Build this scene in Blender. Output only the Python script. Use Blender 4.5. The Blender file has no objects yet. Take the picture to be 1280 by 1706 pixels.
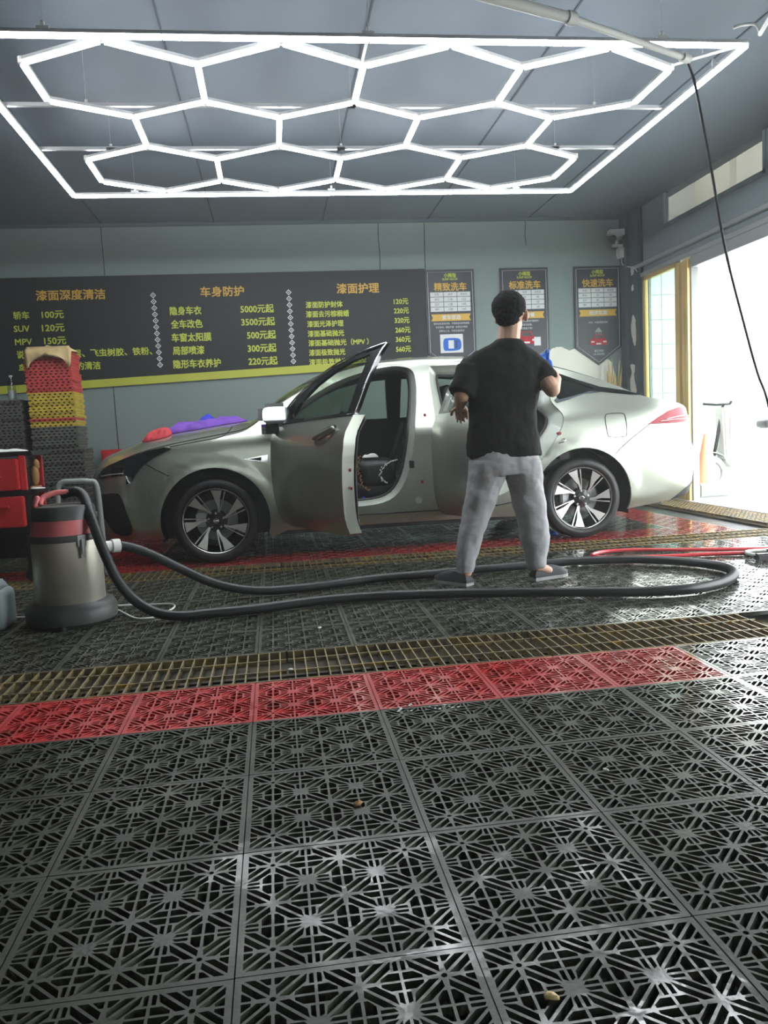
import bpy, bmesh, math, random
from mathutils import Vector, Matrix, noise
from mathutils.geometry import delaunay_2d_cdt
C = bpy.context.scene.collection
D = bpy.data
PI = math.pi
sc = bpy.context.scene
rnd = random.Random(7)

# ---------------------------------------------------------------- camera, world, exposure
FPX = 1335.14
yaw, pitch, roll = 0.132116510, -0.0999135152, -0.0495661561
CAMZ = 0.8785
_f = Vector((math.sin(yaw)*math.cos(pitch), math.cos(yaw)*math.cos(pitch), math.sin(pitch)))
_r = Vector((math.cos(yaw), -math.sin(yaw), 0)); _u = _r.cross(_f)
_r2 = math.cos(roll)*_r + math.sin(roll)*_u; _u2 = -math.sin(roll)*_r + math.cos(roll)*_u
cam = D.objects.new('camera', D.cameras.new('camera')); C.objects.link(cam)
m = Matrix.Identity(4)
for i in range(3):
    m[i][0] = _r2[i]; m[i][1] = _u2[i]; m[i][2] = -_f[i]
m[2][3] = CAMZ
cam.matrix_world = m
cam.data.sensor_fit = 'HORIZONTAL'; cam.data.sensor_width = 36; cam.data.lens = FPX/1280*36
cam.data.clip_start = 0.05; cam.data.clip_end = 400
sc.camera = cam
world = D.worlds.new('world'); sc.world = world; world.use_nodes = True
bg = world.node_tree.nodes['Background']
bg.inputs[0].default_value = (0.93, 0.97, 1.0, 1); bg.inputs[1].default_value = 11.0
sc.view_settings.view_transform = 'Standard'; sc.view_settings.look = 'None'
sc.view_settings.gamma = 1; sc.view_settings.use_curve_mapping = False
sc.view_settings.exposure = 0.0
LED_POWER = 38.0
try:
    sc.cycles.max_bounces = 8; sc.cycles.diffuse_bounces = 4; sc.cycles.glossy_bounces = 4
    sc.cycles.transmission_bounces = 6; sc.cycles.transparent_max_bounces = 12
    sc.cycles.sample_clamp_indirect = 6; sc.cycles.caustics_reflective = False; sc.cycles.caustics_refractive = False
except Exception:
    pass

# ---------------------------------------------------------------- materials
MATS = {}
def mat(name, col, rough=0.5, metal=0.0, var=0.0, vs=8.0, coat=0.0, emit=0.0, alpha=None, trans=0.0, bump=0.0, bs=40.0,
        dirt=None, dirt_amt=0.0, ds=3.0, rvar=0.0, stretch=None, spec=0.5, ior=1.45, wpos=False, wet_glare=0.0):
    mt = D.materials.new(name); mt.use_nodes = True
    nt = mt.node_tree; b = nt.nodes['Principled BSDF']; L = nt.links.new
    b.inputs['Base Color'].default_value = (*col, 1); b.inputs['Roughness'].default_value = rough
    b.inputs['Metallic'].default_value = metal; b.inputs['Specular IOR Level'].default_value = spec
    b.inputs['IOR'].default_value = ior
    if coat: b.inputs['Coat Weight'].default_value = coat; b.inputs['Coat Roughness'].default_value = 0.04
    if emit:
        b.inputs['Emission Color'].default_value = (*col, 1); b.inputs['Emission Strength'].default_value = emit
    if trans: b.inputs['Transmission Weight'].default_value = trans
    if alpha is not None: b.inputs['Alpha'].default_value = alpha
    if var or dirt or bump or rvar:
        mp = nt.nodes.new('ShaderNodeMapping')
        if wpos: L(nt.nodes.new('ShaderNodeNewGeometry').outputs['Position'], mp.inputs[0])
        else: L(nt.nodes.new('ShaderNodeTexCoord').outputs['Object'], mp.inputs[0])
        if wet_glare:
            n = nt.nodes.new('ShaderNodeTexNoise'); n.inputs['Scale'].default_value = 1.1; n.inputs['Detail'].default_value = 6; n.inputs['Roughness'].default_value = .65
            L(mp.outputs[0], n.inputs['Vector'])
            sx = nt.nodes.new('ShaderNodeSeparateXYZ'); L(mp.outputs[0], sx.inputs[0])
            ma = nt.nodes.new('ShaderNodeMath'); ma.operation = 'MULTIPLY_ADD'; ma.inputs[1].default_value = .11; L(sx.outputs[0], ma.inputs[0]); L(n.outputs['Fac'], ma.inputs[2])  # wet patches get extra coat towards the opening to build up floor glare
            mr = nt.nodes.new('ShaderNodeMapRange'); mr.inputs[1].default_value = .50; mr.inputs[2].default_value = .70; mr.inputs[4].default_value = wet_glare
            L(ma.outputs[0], mr.inputs[0]); L(mr.outputs[0], b.inputs['Coat Weight']); b.inputs['Coat Roughness'].default_value = .09; b.inputs['Coat IOR'].default_value = 1.6
            n = nt.nodes.new('ShaderNodeTexNoise'); n.inputs['Scale'].default_value = 30; L(mp.outputs[0], n.inputs['Vector'])
            bp = nt.nodes.new('ShaderNodeBump'); bp.inputs['Strength'].default_value = .12; bp.inputs['Distance'].default_value = .004
            L(n.outputs['Fac'], bp.inputs['Height']); L(bp.outputs[0], b.inputs['Coat Normal'])
        if stretch: mp.inputs['Scale'].default_value = stretch
        cur = None
        if var:
            n = nt.nodes.new('ShaderNodeTexNoise'); n.inputs['Scale'].default_value = vs; n.inputs['Detail'].default_value = 5
            L(mp.outputs[0], n.inputs['Vector'])
            mx = nt.nodes.new('ShaderNodeMix'); mx.data_type = 'RGBA'
            mx.inputs[6].default_value = (*[max(0, c*(1-var)) for c in col], 1)
            mx.inputs[7].default_value = (*[min(1, c*(1+var)) for c in col], 1)
            L(n.outputs['Fac'], mx.inputs[0]); cur = mx.outputs[2]
        if dirt:
            n = nt.nodes.new('ShaderNodeTexNoise'); n.inputs['Scale'].default_value = ds; n.inputs['Detail'].default_value = 8
            L(mp.outputs[0], n.inputs['Vector'])
            rp = nt.nodes.new('ShaderNodeValToRGB'); rp.color_ramp.elements[0].position = 0.62-0.3*dirt_amt
            rp.color_ramp.elements[1].position = 0.72; L(n.outputs['Fac'], rp.inputs[0])
            mx = nt.nodes.new('ShaderNodeMix'); mx.data_type = 'RGBA'; L(rp.outputs[0], mx.inputs[0])
            if cur: L(cur, mx.inputs[6])
            else: mx.inputs[6].default_value = (*col, 1)
            mx.inputs[7].default_value = (*dirt, 1); cur = mx.outputs[2]
        if cur: L(cur, b.inputs['Base Color'])
        if rvar:
            n = nt.nodes.new('ShaderNodeTexNoise'); n.inputs['Scale'].default_value = 2.2; n.inputs['Detail'].default_value = 6
            L(mp.outputs[0], n.inputs['Vector'])
            mr = nt.nodes.new('ShaderNodeMapRange'); mr.inputs[1].default_value = .35; mr.inputs[2].default_value = .65
            mr.inputs[3].default_value = max(.03, rough-rvar); mr.inputs[4].default_value = rough+rvar
            L(n.outputs['Fac'], mr.inputs[0]); L(mr.outputs[0], b.inputs['Roughness'])
        if bump:
            n = nt.nodes.new('ShaderNodeTexNoise'); n.inputs['Scale'].default_value = bs; n.inputs['Detail'].default_value = 6
            L(mp.outputs[0], n.inputs['Vector'])
            bp = nt.nodes.new('ShaderNodeBump'); bp.inputs['Strength'].default_value = bump; bp.inputs['Distance'].default_value = 0.01
            L(n.outputs['Fac'], bp.inputs['Height']); L(bp.outputs[0], b.inputs['Normal'])
    MATS[name] = mt
    return mt
def glass_mat(name, tint, fac, rough=.02):
    mt = D.materials.new(name); mt.use_nodes = True; nt = mt.node_tree; nt.nodes.clear()
    o = nt.nodes.new('ShaderNodeOutputMaterial'); mx = nt.nodes.new('ShaderNodeMixShader')
    t = nt.nodes.new('ShaderNodeBsdfTransparent'); g = nt.nodes.new('ShaderNodeBsdfGlossy'); fr = nt.nodes.new('ShaderNodeFresnel')
    t.inputs[0].default_value = (*tint, 1); g.inputs['Roughness'].default_value = rough; fr.inputs[0].default_value = 1.5
    ad = nt.nodes.new('ShaderNodeMath'); ad.operation = 'ADD'; ad.inputs[1].default_value = fac
    ge = nt.nodes.new('ShaderNodeNewGeometry'); iv = nt.nodes.new('ShaderNodeMath'); iv.operation = 'SUBTRACT'; iv.inputs[0].default_value = 1
    mu = nt.nodes.new('ShaderNodeMath'); mu.operation = 'MULTIPLY'
    nt.links.new(ge.outputs['Backfacing'], iv.inputs[1]); nt.links.new(fr.outputs[0], ad.inputs[0])
    nt.links.new(ad.outputs[0], mu.inputs[0]); nt.links.new(iv.outputs[0], mu.inputs[1]); nt.links.new(mu.outputs[0], mx.inputs[0])
    nt.links.new(t.outputs[0], mx.inputs[1]); nt.links.new(g.outputs[0], mx.inputs[2]); nt.links.new(mx.outputs[0], o.inputs[0])
    return mt
M_wall = mat('wall_paint', (.185,.235,.222), .65, var=.1, vs=1.5, bump=.15, bs=20, dirt=(.2,.26,.24), dirt_amt=.1, ds=1.3)
M_corner = mat('corner_paint', (.07,.095,.105), .65, var=.12, vs=2, bump=.1)
M_leftwall = mat('darkened_wall_paint', (.025,.03,.03), .7, var=.15, vs=2)  # unseen left wall, colour darkened to dim reflections in the car doors
M_header = mat('header_paint', (.22,.26,.28), .5, var=.08, vs=2)
M_ceil = mat('ceiling_sheet', (.125,.155,.19), .55, var=.1, vs=1.2, bump=.1, bs=6)
M_cseam = mat('ceiling_seam', (.05,.065,.085), .7)
M_seam = mat('dark_seam', (.012,.015,.015), .8)
M_slab = mat('wet_slab', (.006,.007,.006), .5, var=.4, vs=4, rvar=.1)
M_tile = mat('black_tile_plastic', (.044,.048,.033), .42, var=.3, vs=7, bump=.12, bs=90, rvar=.16, wpos=True, wet_glare=1.0, dirt=(.075,.078,.055), dirt_amt=.2, ds=5, spec=.28)
M_redtile_dimmed = mat('dimmed_red_tile_plastic', (.24,.02,.018), .34, var=.25, vs=9, bump=.1, bs=90, rvar=.12, wpos=True, wet_glare=1.0, dirt=(.07,.02,.015), dirt_amt=.2, ds=6)  # red tile copy darkened for the car's shade and less red bounce on doors
M_redtile = mat('red_tile_plastic', (.40,.028,.026), .40, var=.22, vs=9, bump=.1, bs=90, rvar=.14, wpos=True, wet_glare=1.0, dirt=(.14,.02,.018), dirt_amt=.1, ds=6)
M_redtile_old = mat('old_red_plastic', (.42,.05,.045), .5, var=.3, vs=14, bump=.2)
M_yeltile_old = mat('old_yellow_plastic', (.44,.33,.04), .5, var=.45, vs=14, bump=.2)
M_greytile_old = mat('old_grey_plastic', (.085,.088,.075), .55, var=.35, vs=12, bump=.2)
M_rust = mat('rusty_steel', (.22,.19,.12), .42, metal=.5, var=.35, vs=30, bump=.3, dirt=(.45,.30,.06), dirt_amt=.55, ds=14)
M_pit = mat('drain_mud', (.02,.017,.008), .35, var=.5, vs=9, dirt=(.16,.10,.012), dirt_amt=.35, ds=5)
M_paint = mat('silver_green_car_paint', (.44,.47,.40), .30, metal=.8, coat=1.0)
M_jamb = mat('door_jamb_paint', (.42,.45,.40), .45, metal=.5, coat=.4)
M_dark = mat('dark_car_trim', (.012,.013,.013), .45, bump=.1, bs=150)
M_seat = mat('black_leather', (.014,.014,.014), .4, bump=.2, bs=60)
M_rubber = mat('tyre_rubber', (.012,.012,.012), .5, bump=.1, bs=60)
M_gloss = mat('gloss_black', (.006,.007,.007), .08, coat=1)
M_rim = mat('machined_alloy', (.62,.61,.58), .28, metal=.9)
M_rimblk = mat('black_alloy', (.015,.015,.016), .2, coat=.6)
M_steel = mat('steel', (.5,.5,.47), .3, metal=1, var=.1, vs=5)
M_vacsteel = mat('brushed_vacuum_steel', (.56,.54,.46), .42, metal=.8, var=.18, vs=5, dirt=(.28,.25,.17), dirt_amt=.2, ds=3)
M_chrome = mat('chrome', (.75,.76,.76), .07, metal=1)
M_mirror = mat('mirror_glass', (.85,.87,.87), .02, metal=1)
M_lamp = mat('headlamp_glass', (.01,.012,.013), .05, coat=1)
M_tail = mat('tail_lamp_red', (.30,.05,.06), .45, spec=.25, var=.2, vs=20)
M_hose = mat('black_ribbed_hose', (.022,.024,.024), .36)
M_redhose = mat('red_hose', (.50,.05,.06), .25)
M_white = mat('white_plastic', (.62,.63,.60), .45, var=.06)
M_dwhite = mat('flaked_plaster', (.72,.70,.62), .8, var=.1, vs=12, bump=.2)
M_grey = mat('grey_painted_metal', (.28,.30,.28), .4, var=.12)
M_alu = mat('aluminium', (.55,.56,.56), .35, metal=.6)
M_gold = mat('gold_door_aluminium', (.80,.58,.24), .35, metal=.4, var=.08)
M_black = mat('sign_black', (.018,.021,.021), .5, spec=.3, var=.12, vs=3)
M_poster = mat('poster_dark', (.03,.035,.045), .4, var=.1, vs=3)
M_gt = mat('gold_lettering', (.60,.36,.05), .5)
M_yt = mat('yellow_green_lettering', (.50,.56,.06), .5)
M_yb = mat('yellow_band', (.42,.44,.05), .5, var=.06)
M_wt = mat('white_print', (.62,.64,.64), .5)
M_dt = mat('dark_print', (.05,.05,.06), .5)
M_cloth = mat('black_tshirt_cotton', (.012,.0125,.011), .9, spec=.15, var=.15, vs=20, bump=.5, bs=9, stretch=(1,1,.5))
M_trouser = mat('grey_sweatpants', (.30,.30,.305), .8, var=.12, vs=9, bump=.9, bs=9, stretch=(1,1,1.6))
M_skin = mat('skin', (.50,.30,.20), .5, var=.08, vs=12)
M_hair = mat('black_hair', (.005,.005,.005), .9, bump=.4, bs=120, spec=.15)
M_shoe = mat('black_canvas', (.02,.02,.022), .7)
M_sole = mat('shoe_sole', (.32,.32,.31), .6)
M_blue = mat('blue_cloth', (.03,.13,.50), .8, var=.15, bump=.4, bs=12)
M_blue2 = mat('deep_blue_cloth', (.02,.035,.42), .8, var=.15, bump=.4, bs=12)
M_purple = mat('purple_cloth', (.13,.045,.33), .8, var=.2, bump=.5, bs=14)
M_redc = mat('red_cloth', (.42,.03,.04), .8, var=.2, bump=.5, bs=14)
M_tan = mat('tan_chamois', (.40,.30,.14), .85, var=.12, bump=.3, bs=12)
M_cart = mat('red_cart_metal', (.48,.03,.03), .32, coat=.3, var=.08)
M_blkmetal = mat('black_metal', (.013,.013,.013), .4)
M_vacblk = mat('vacuum_black_plastic', (.05,.053,.05), .42, var=.15)
M_vacred = mat('vacuum_red_plastic', (.55,.13,.13), .4, var=.08)
M_tan2 = mat('brown_brush', (.28,.15,.05), .8, var=.3)
M_led = mat('led_diffuser', (.93,.96,1.0), .5, emit=LED_POWER)
M_orange = mat('glare_paled_orange_plastic', (.85,.45,.28), .5)  # orange paled, outdoor glare put into the colour
M_pink = mat('glare_paled_red_plastic', (.75,.40,.40), .5)  # red paled in the base colour to look overexposed
M_dimpane = glass_mat('dimming_pane', (.43,.44,.43), .05, .1)  # tint added to cut the daylight entering by the window behind the camera
M_film = glass_mat('film_glass', (.44,.44,.42), .25, .12)
M_out = mat('outside_concrete', (.55,.55,.53), .7, var=.08)
M_outtile = mat('outside_wall_tile', (.62,.68,.64), .35, var=.06, vs=3)
M_reed = mat('dried_reed', (.50,.38,.18), .8, var=.2)
M_cream = mat('cream_boards', (.62,.60,.52), .7, var=.1)
M_haze2 = mat('cloudy_plastic', (.30,.36,.36), .4, var=.15, vs=6)
M_glass = glass_mat('car_window_glass', (.50,.56,.50), .02)
M_doorglass = glass_mat('door_window_glass', (.38,.43,.37), .03)
M_glassdk = glass_mat('tinted_glass', (.10,.12,.11), .04)
M_pane = glass_mat('door_pane_glass', (.70,.80,.75), .02)
M_haze = glass_mat('clear_plastic', (.75,.80,.80), .08, .15)

# ---------------------------------------------------------------- mesh helpers
class MB:
    def __init__(s): s.v = []; s.f = []; s.mi = []
    def add(s, vs, fs, mi=0):
        n = len(s.v); s.v += [tuple(v) for v in vs]; s.f += [tuple(i+n for i in f) for f in fs]; s.mi += [mi]*len(fs)
    def box(s, x0, x1, y0, y1, z0, z1, mi=0, rot=None, at=None):
        vs = [Vector((x, y, z)) for z in (z0, z1) for y in (y0, y1) for x in (x0, x1)]
        if rot is not None:
            c = at or Vector((0, 0, 0)); vs = [rot @ (v-c) + c for v in vs]
        s.add(vs, [(0,2,3,1),(4,5,7,6),(0,1,5,4),(2,6,7,3),(0,4,6,2),(1,3,7,5)], mi)
    def tube(s, pts, r, n=10, mi=0, cap=True, closed=False):
        pts = [Vector(p) for p in pts]; N = len(pts)
        rs = r if isinstance(r, (list, tuple)) else [r]*N
        up = Vector((0, 0, 1)); rings = []
        prev = None
        for i, p in enumerate(pts):
            if closed: t = pts[(i+1) % N]-pts[i-1]
            else: t = pts[min(i+1, N-1)]-pts[max(i-1, 0)]
            t.normalize()
            if prev is None:
                a = t.cross(up)
                if a.length < .05: a = t.cross(Vector((0, 1, 0)))
            else: a = prev - t*prev.dot(t)
            a.normalize(); prev = a; b = t.cross(a)
            rings.append([p + (a*math.cos(k*2*PI/n) + b*math.sin(k*2*PI/n))*rs[i] for k in range(n)])
        vs = [v for rg in rings for v in rg]; fs = []
        M = N if closed else N-1
        for i in range(M):
            j = (i+1) % N
            for k in range(n):
                k2 = (k+1) % n
                fs.append((i*n+k, j*n+k, j*n+k2, i*n+k2))
        if cap and not closed:
            fs.append(tuple(range(n))); fs.append(tuple(range((N-1)*n+n-1, (N-1)*n-1, -1)))
        s.add(vs, fs, mi)
    def cyl(s, a, b, r, n=16, mi=0, r2=None): s.tube([a, b], [r, r if r2 is None else r2], n, mi)
    def lathe(s, prof, c=(0, 0, 0), n=32, axis='Z', mi=0, close=False):
        vs = []; fs = []; c = Vector(c)
        for (r, h) in prof:
            for k in range(n):
                a = 2*PI*k/n; x, y = r*math.cos(a), r*math.sin(a)
                vs.append(c + (Vector((x, y, h)) if axis == 'Z' else Vector((x, h, y))))
        P = len(prof)
        for i in range(P-1 if not close else P):
            j = (i+1) % P
            for k in range(n):
                k2 = (k+1) % n; q = (i*n+k, i*n+k2, j*n+k2, j*n+k)
                fs.append(q if axis == 'Z' else q[::-1])
        s.add(vs, fs, mi)
    def prism(s, poly, h0, h1, plane='XZ', mi=0):
        # poly: 2D points; extruded along the third axis
        n = len(poly)
        def P(p, h):
            return (p[0], h, p[1]) if plane == 'XZ' else ((p[0], p[1], h) if plane == 'XY' else (h, p[0], p[1]))
        vs = [P(p, h0) for p in poly] + [P(p, h1) for p in poly]
        fs = [tuple(range(n)), tuple(range(2*n-1, n-1, -1))] + [(i, i+n, (i+1) % n+n, (i+1) % n) for i in range(n)]
        s.add(vs, fs, mi)
    def capsule(s, a, b, ra, rb, n=12):
        a = Vector(a); b = Vector(b); d = (b-a); L = d.length or 1e-4; d = d/L
        pts = []; rs = []
        for k in range(5):
            t = k/4*PI/2; pts.append(a - d*ra*math.cos(t)*1.0); rs.append(max(ra*math.sin(t), 1e-4))
        for k in range(5):
            t = k/4*PI/2; pts.append(b + d*rb*math.sin(t)); rs.append(max(rb*math.cos(t), 1e-4))
        s.tube(pts, rs, n)
    def ellipsoid(s, c, r, rot=None, nu=16, nv=10):
        c = Vector(c); vs = []; fs = []
        for i in range(nv+1):
            t = PI*i/nv
            for k in range(nu):
                a = 2*PI*k/nu
                v = Vector((r[0]*max(math.sin(t), 1e-3)*math.cos(a), r[1]*max(math.sin(t), 1e-3)*math.sin(a), r[2]*math.cos(t)))
                if rot: v = rot @ v
                vs.append(c+v)
        for i in range(nv):
            for k in range(nu):
                k2 = (k+1) % nu; fs.append((i*nu+k, (i+1)*nu+k, (i+1)*nu+k2, i*nu+k2))
        fs.append(tuple(range(nu-1, -1, -1))); fs.append(tuple(range(nv*nu, nv*nu+nu)))
        s.add(vs, fs)
    def mesh(s, name, mats, smooth=False, bevel=0, fixn=True):
        me = D.meshes.new(name); me.from_pydata(s.v, [], s.f)
        if not isinstance(mats, (list, tuple)): mats = [mats]
        for mm in mats: me.materials.append(mm)
        for p, i in zip(me.polygons, s.mi): p.material_index = i
        if fixn or bevel:
            bm = bmesh.new(); bm.from_mesh(me)
            if bevel:
                bmesh.ops.bevel(bm, geom=bm.edges[:], offset=bevel, segments=2, affect='EDGES', clamp_overlap=True)
            if fixn: bmesh.ops.recalc_face_normals(bm, faces=bm.faces[:])
            bm.to_mesh(me); bm.free()
        if smooth is True:
            for p in me.polygons: p.use_smooth = True
        elif smooth:
            for p in me.polygons: p.use_smooth = True
            me.set_sharp_from_angle(angle=math.radians(smooth))
        return me
def link(name, me, parent=None, loc=None):
    o = D.objects.new(name, me); C.objects.link(o)
    if loc is not None: o.location = loc
    if parent is not None:
        o.parent = parent
        if parent.parent is None and loc is None: o.matrix_parent_inverse = Matrix.Translation(-Vector(parent.location))
    return o
def obj(name, mb, mats, parent=None, smooth=False, bevel=0, loc=None):
    return link(name, mb.mesh(name, mats, smooth, bevel), parent, loc)
def tag(o, label, cat, group=None):
    o['label'] = label; o['category'] = cat
    if group: o['group'] = group
    return o
def thing(name, label, cat, loc=(0, 0, 0), group=None):
    o = D.objects.new(name, None); C.objects.link(o); o.location = loc; o.empty_display_size = .1
    return tag(o, label, cat, group)
def struct(o): o['kind'] = 'structure'; return o
def spline(pts, n=8, closed=False):
    P = [Vector(p) for p in pts]; N = len(P); out = []
    for i in range(N if closed else N-1):
        if closed: a, b, c, d = P[i-1], P[i], P[(i+1) % N], P[(i+2) % N]
        else: a, b, c, d = P[max(i-1, 0)], P[i], P[i+1], P[min(i+2, N-1)]
        for k in range(n):
            t = k/n
            out.append(.5*((2*b) + (c-a)*t + (2*a-5*b+4*c-d)*t*t + (3*b-a-3*c+d)*t**3))
    if not closed: out.append(P[-1])
    return out
def interp(x, T):
    if x <= T[0][0]: return T[0][1]
    for (a, b), (c, d) in zip(T, T[1:]):
        if x <= c: return b + (d-b)*(x-a)/(c-a)
    return T[-1][1]
def sinterp(x, T):
    # catmull-rom in value with non-uniform tangents
    n = len(T)
    if x <= T[0][0]: return T[0][1]
    if x >= T[-1][0]: return T[-1][1]
    for i in range(n-1):
        if x <= T[i+1][0]: break
    x0, y0 = T[i]; x1, y1 = T[i+1]; h = x1-x0
    m0 = (y1-T[i-1][1])/(x1-T[i-1][0]) if i > 0 else (y1-y0)/h
    m1 = (T[i+2][1]-y0)/(T[i+2][0]-x0) if i+2 < n else (y1-y0)/h
    t = (x-x0)/h
    return (2*t**3-3*t*t+1)*y0 + (t**3-2*t*t+t)*h*m0 + (-2*t**3+3*t*t)*y1 + (t**3-t*t)*h*m1
def inside(p, poly):
    x, y = p; c = False; n = len(poly); j = n-1
    for i in range(n):
        xi, yi = poly[i]; xj, yj = poly[j]
        if (yi > y) != (yj > y) and x < (xj-xi)*(y-yi)/(yj-yi)+xi: c = not c
        j = i
    return c
def remesh(o, vox, smooth=2, disp=None):
    md = o.modifiers.new('remesh', 'REMESH'); md.mode = 'VOXEL'; md.voxel_size = vox; md.use_smooth_shade = True
    if smooth:
        s2 = o.modifiers.new('smooth', 'SMOOTH'); s2.factor = .5; s2.iterations = smooth
    if disp:
        tx = D.textures.new('folds', 'CLOUDS'); tx.noise_scale = disp[1]; tx.noise_depth = 2
        d = o.modifiers.new('folds', 'DISPLACE'); d.texture = tx; d.strength = disp[0]; d.mid_level = .5; d.texture_coords = 'LOCAL'
def project(p):
    d = Vector(p)-Vector((0, 0, CAMZ)); z = d.dot(_f)
    if z < .05: return None
    return 640+FPX*d.dot(_r2)/z, 853-FPX*d.dot(_u2)/z
def clip_poly(poly, x0, x1, y0, y1):
    for ax, lim, sg in ((0, x0, 1), (0, x1, -1), (1, y0, 1), (1, y1, -1)):
        out = []
        for i in range(len(poly)):
            a = poly[i-1]; b = poly[i]; da = (a[ax]-lim)*sg; db = (b[ax]-lim)*sg
            if (da >= 0) != (db >= 0):
                t = da/(da-db); out.append((a[0]+(b[0]-a[0])*t, a[1]+(b[1]-a[1])*t))
            if db >= 0: out.append(b)
        poly = out
        if len(poly) < 3: return []
    return poly
def area(p): return abs(sum(p[i-1][0]*p[i][1]-p[i][0]*p[i-1][1] for i in range(len(p))))/2
# ================================================================= SETTING
WALLY, WALLX, CEIL = 9.3, 4.3, 3.27
b = MB(); b.box(-4.6, WALLX, -2.5, WALLY, -.12, -.045)
floor = struct(obj('floor', b, M_slab))
b = MB(); b.box(-4.6, WALLX+.05, WALLY, WALLY+.15, -.12, CEIL+.2)
wall_back = struct(obj('wall_back', b, M_wall))
b = MB(); b.box(-4.75, -4.6, -2.5, WALLY+.15, -.12, CEIL+.2)
struct(obj('wall_left', b, M_leftwall))
b = MB(); b.box(-4.75, WALLX+.15, -2.65, -2.5, -.12, 1.15); b.box(-4.75, WALLX+.15, -2.65, -2.5, 2.75, CEIL+.2)
b.box(-4.75, -1.6, -2.65, -2.5, 1.15, 2.75); b.box(3.7, WALLX+.15, -2.65, -2.5, 1.15, 2.75)
struct(obj('wall_front', b, M_corner))
w = MB()
for k in range(6):
    x = -1.6+5.3*k/5; w.box(x-.03, x+.03, -2.62, -2.54, 1.15, 2.75)
w.box(-1.6, 3.7, -2.62, -2.54, 1.12, 1.18); w.box(-1.6, 3.7, -2.62, -2.54, 1.95, 2.0); w.box(-1.6, 3.7, -2.62, -2.54, 2.72, 2.78)
win2 = struct(obj('window_2', w, M_header))
w = MB(); w.box(-1.6, 3.7, -2.59, -2.58, 1.15, 2.75); obj('pane', w, M_dimpane, win2)
b = MB(); b.box(-60, WALLX, -60, -2.65, -.2, -.05); struct(obj('ground', b, M_out))
# right wall: corner strip, header over the opening, window to the ceiling, near part
b = MB()
b.box(WALLX, WALLX+.05, 8.87, WALLY, -.12, CEIL)          # strip by the back corner
b.box(WALLX, WALLX+.05, 8.40, WALLY, 2.5, CEIL)
b.box(WALLX, WALLX+.15, -2.5, 8.40, 2.5, 2.91)            # header band
b.box(WALLX, WALLX+.15, 1.2, 6.56, 2.91, CEIL)
b.box(WALLX, WALLX+.15, -2.5, 1.2, -.12, CEIL)
struct(obj('wall_right', b, M_header))
b = MB(); b.box(WALLX-.045, WALLX, 8.92, WALLY-.002, -.045, CEIL-.01)
b.box(WALLX-.09, WALLX-.045, 9.16, WALLY-.002, -.045, CEIL-.01)
struct(obj('trim_1', b, M_corner))
b = MB(); b.box(WALLX-.04, WALLX+.03, 1.2, 8.87, 2.485, 2.53); b.box(WALLX-.02, WALLX+.12, 1.2, 7.8, 2.375, 2.49)
b.box(WALLX-.05, WALLX, 1.2, 9.1, 2.60, 2.64)
struct(obj('trim_2', b, M_alu, bevel=.004))
w = MB(); w.box(WALLX-.01, WALLX+.05, 6.56, 8.40, 2.905, 2.945); w.box(WALLX-.01, WALLX+.05, 8.36, 8.40, 2.91, CEIL); w.box(WALLX-.01, WALLX+.05, 6.56, 6.60, 2.91, CEIL)
win = struct(obj('window_1', w, M_header))
w = MB(); w.box(WALLX+.02, WALLX+.028, 6.56, 8.40, 2.91, CEIL); obj('pane', w, M_film, win)
# cream boards of the neighbour seen through the window
ob = MB()
ob.box(5.2, 5.3, 8.6, 9.9, 2.6, 4.6); ob.box(5.25, 5.35, 5.5, 8.55, 2.6, 4.6)
struct(obj('exterior_boards', ob, M_cream))
# ceiling with sheet seams
b = MB(); b.box(-4.75, WALLX+.15, -2.65, WALLY+.15, CEIL, CEIL+.15)
ceiling = struct(obj('ceiling', b, M_ceil))
sm = MB()
for x in (-2.9, -1.7, -.5, .7, 1.9, 3.1):
    sm.box(x-.006, x+.006, -1.5, WALLY-.02, CEIL-.006, CEIL)
obj('seam', sm, M_cseam, ceiling)
sm = MB()
for (x, z0, z1) in ((-1.715, .1, CEIL), (1.86, 2.1, CEIL), (3.06, 2.95, CEIL), (1.33, 2.7, CEIL)):
    pts = [(x+.004*math.sin(z0*9+k), WALLY-.003, z0+(z1-z0)*k/8) for k in range(9)]
    sm.tube(pts, .004, 5)
obj('seam', sm, M_seam, wall_back)
b = MB(); b.box(-4.6, WALLX-.1, WALLY-.03, WALLY, CEIL-.035, CEIL)
struct(obj('trim_3', b, M_corner))
# flaked patches on the walls
def blob(pts, n=6, jit=.006, seed=1):
    r = random.Random(seed); q = spline([(p[0], p[1], 0) for p in pts], n, True)
    return [(p.x+r.uniform(-jit, jit), p.y+r.uniform(-jit, jit)) for p in q]
pt = MB()
pt.prism(blob([(3.24,1.56),(3.30,1.72),(3.42,1.78),(3.55,1.735),(3.68,1.76),(3.76,1.66),(3.92,1.575),(4.01,1.62),(4.09,1.55),(4.10,1.33),(3.9,1.2),(3.4,1.1),(3.2,1.3)], seed=3), WALLY-.004, WALLY, 'XZ')
obj('flaked_patch', pt, M_dwhite, wall_back)
pt = MB()
for k, ps in enumerate(([(9.0,1.75),(9.06,1.78),(9.11,1.95),(9.06,2.08),(9.0,2.02)], [(9.0,1.2),(9.10,1.18),(9.2,1.3),(9.12,1.42),(9.14,1.52),(9.03,1.5),(9.06,1.38)], [(9.02,2.56),(9.08,2.55),(9.08,2.63),(9.02,2.63)], [(9.03,2.38),(9.07,2.37),(9.08,2.42),(9.04,2.43)])):
    pt.prism(blob(ps, 5, .008, k), WALLX-.049, WALLX-.045, 'YZ')
o = obj('flaked_patch', pt, M_dwhite, D.objects['trim_1'])
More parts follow.
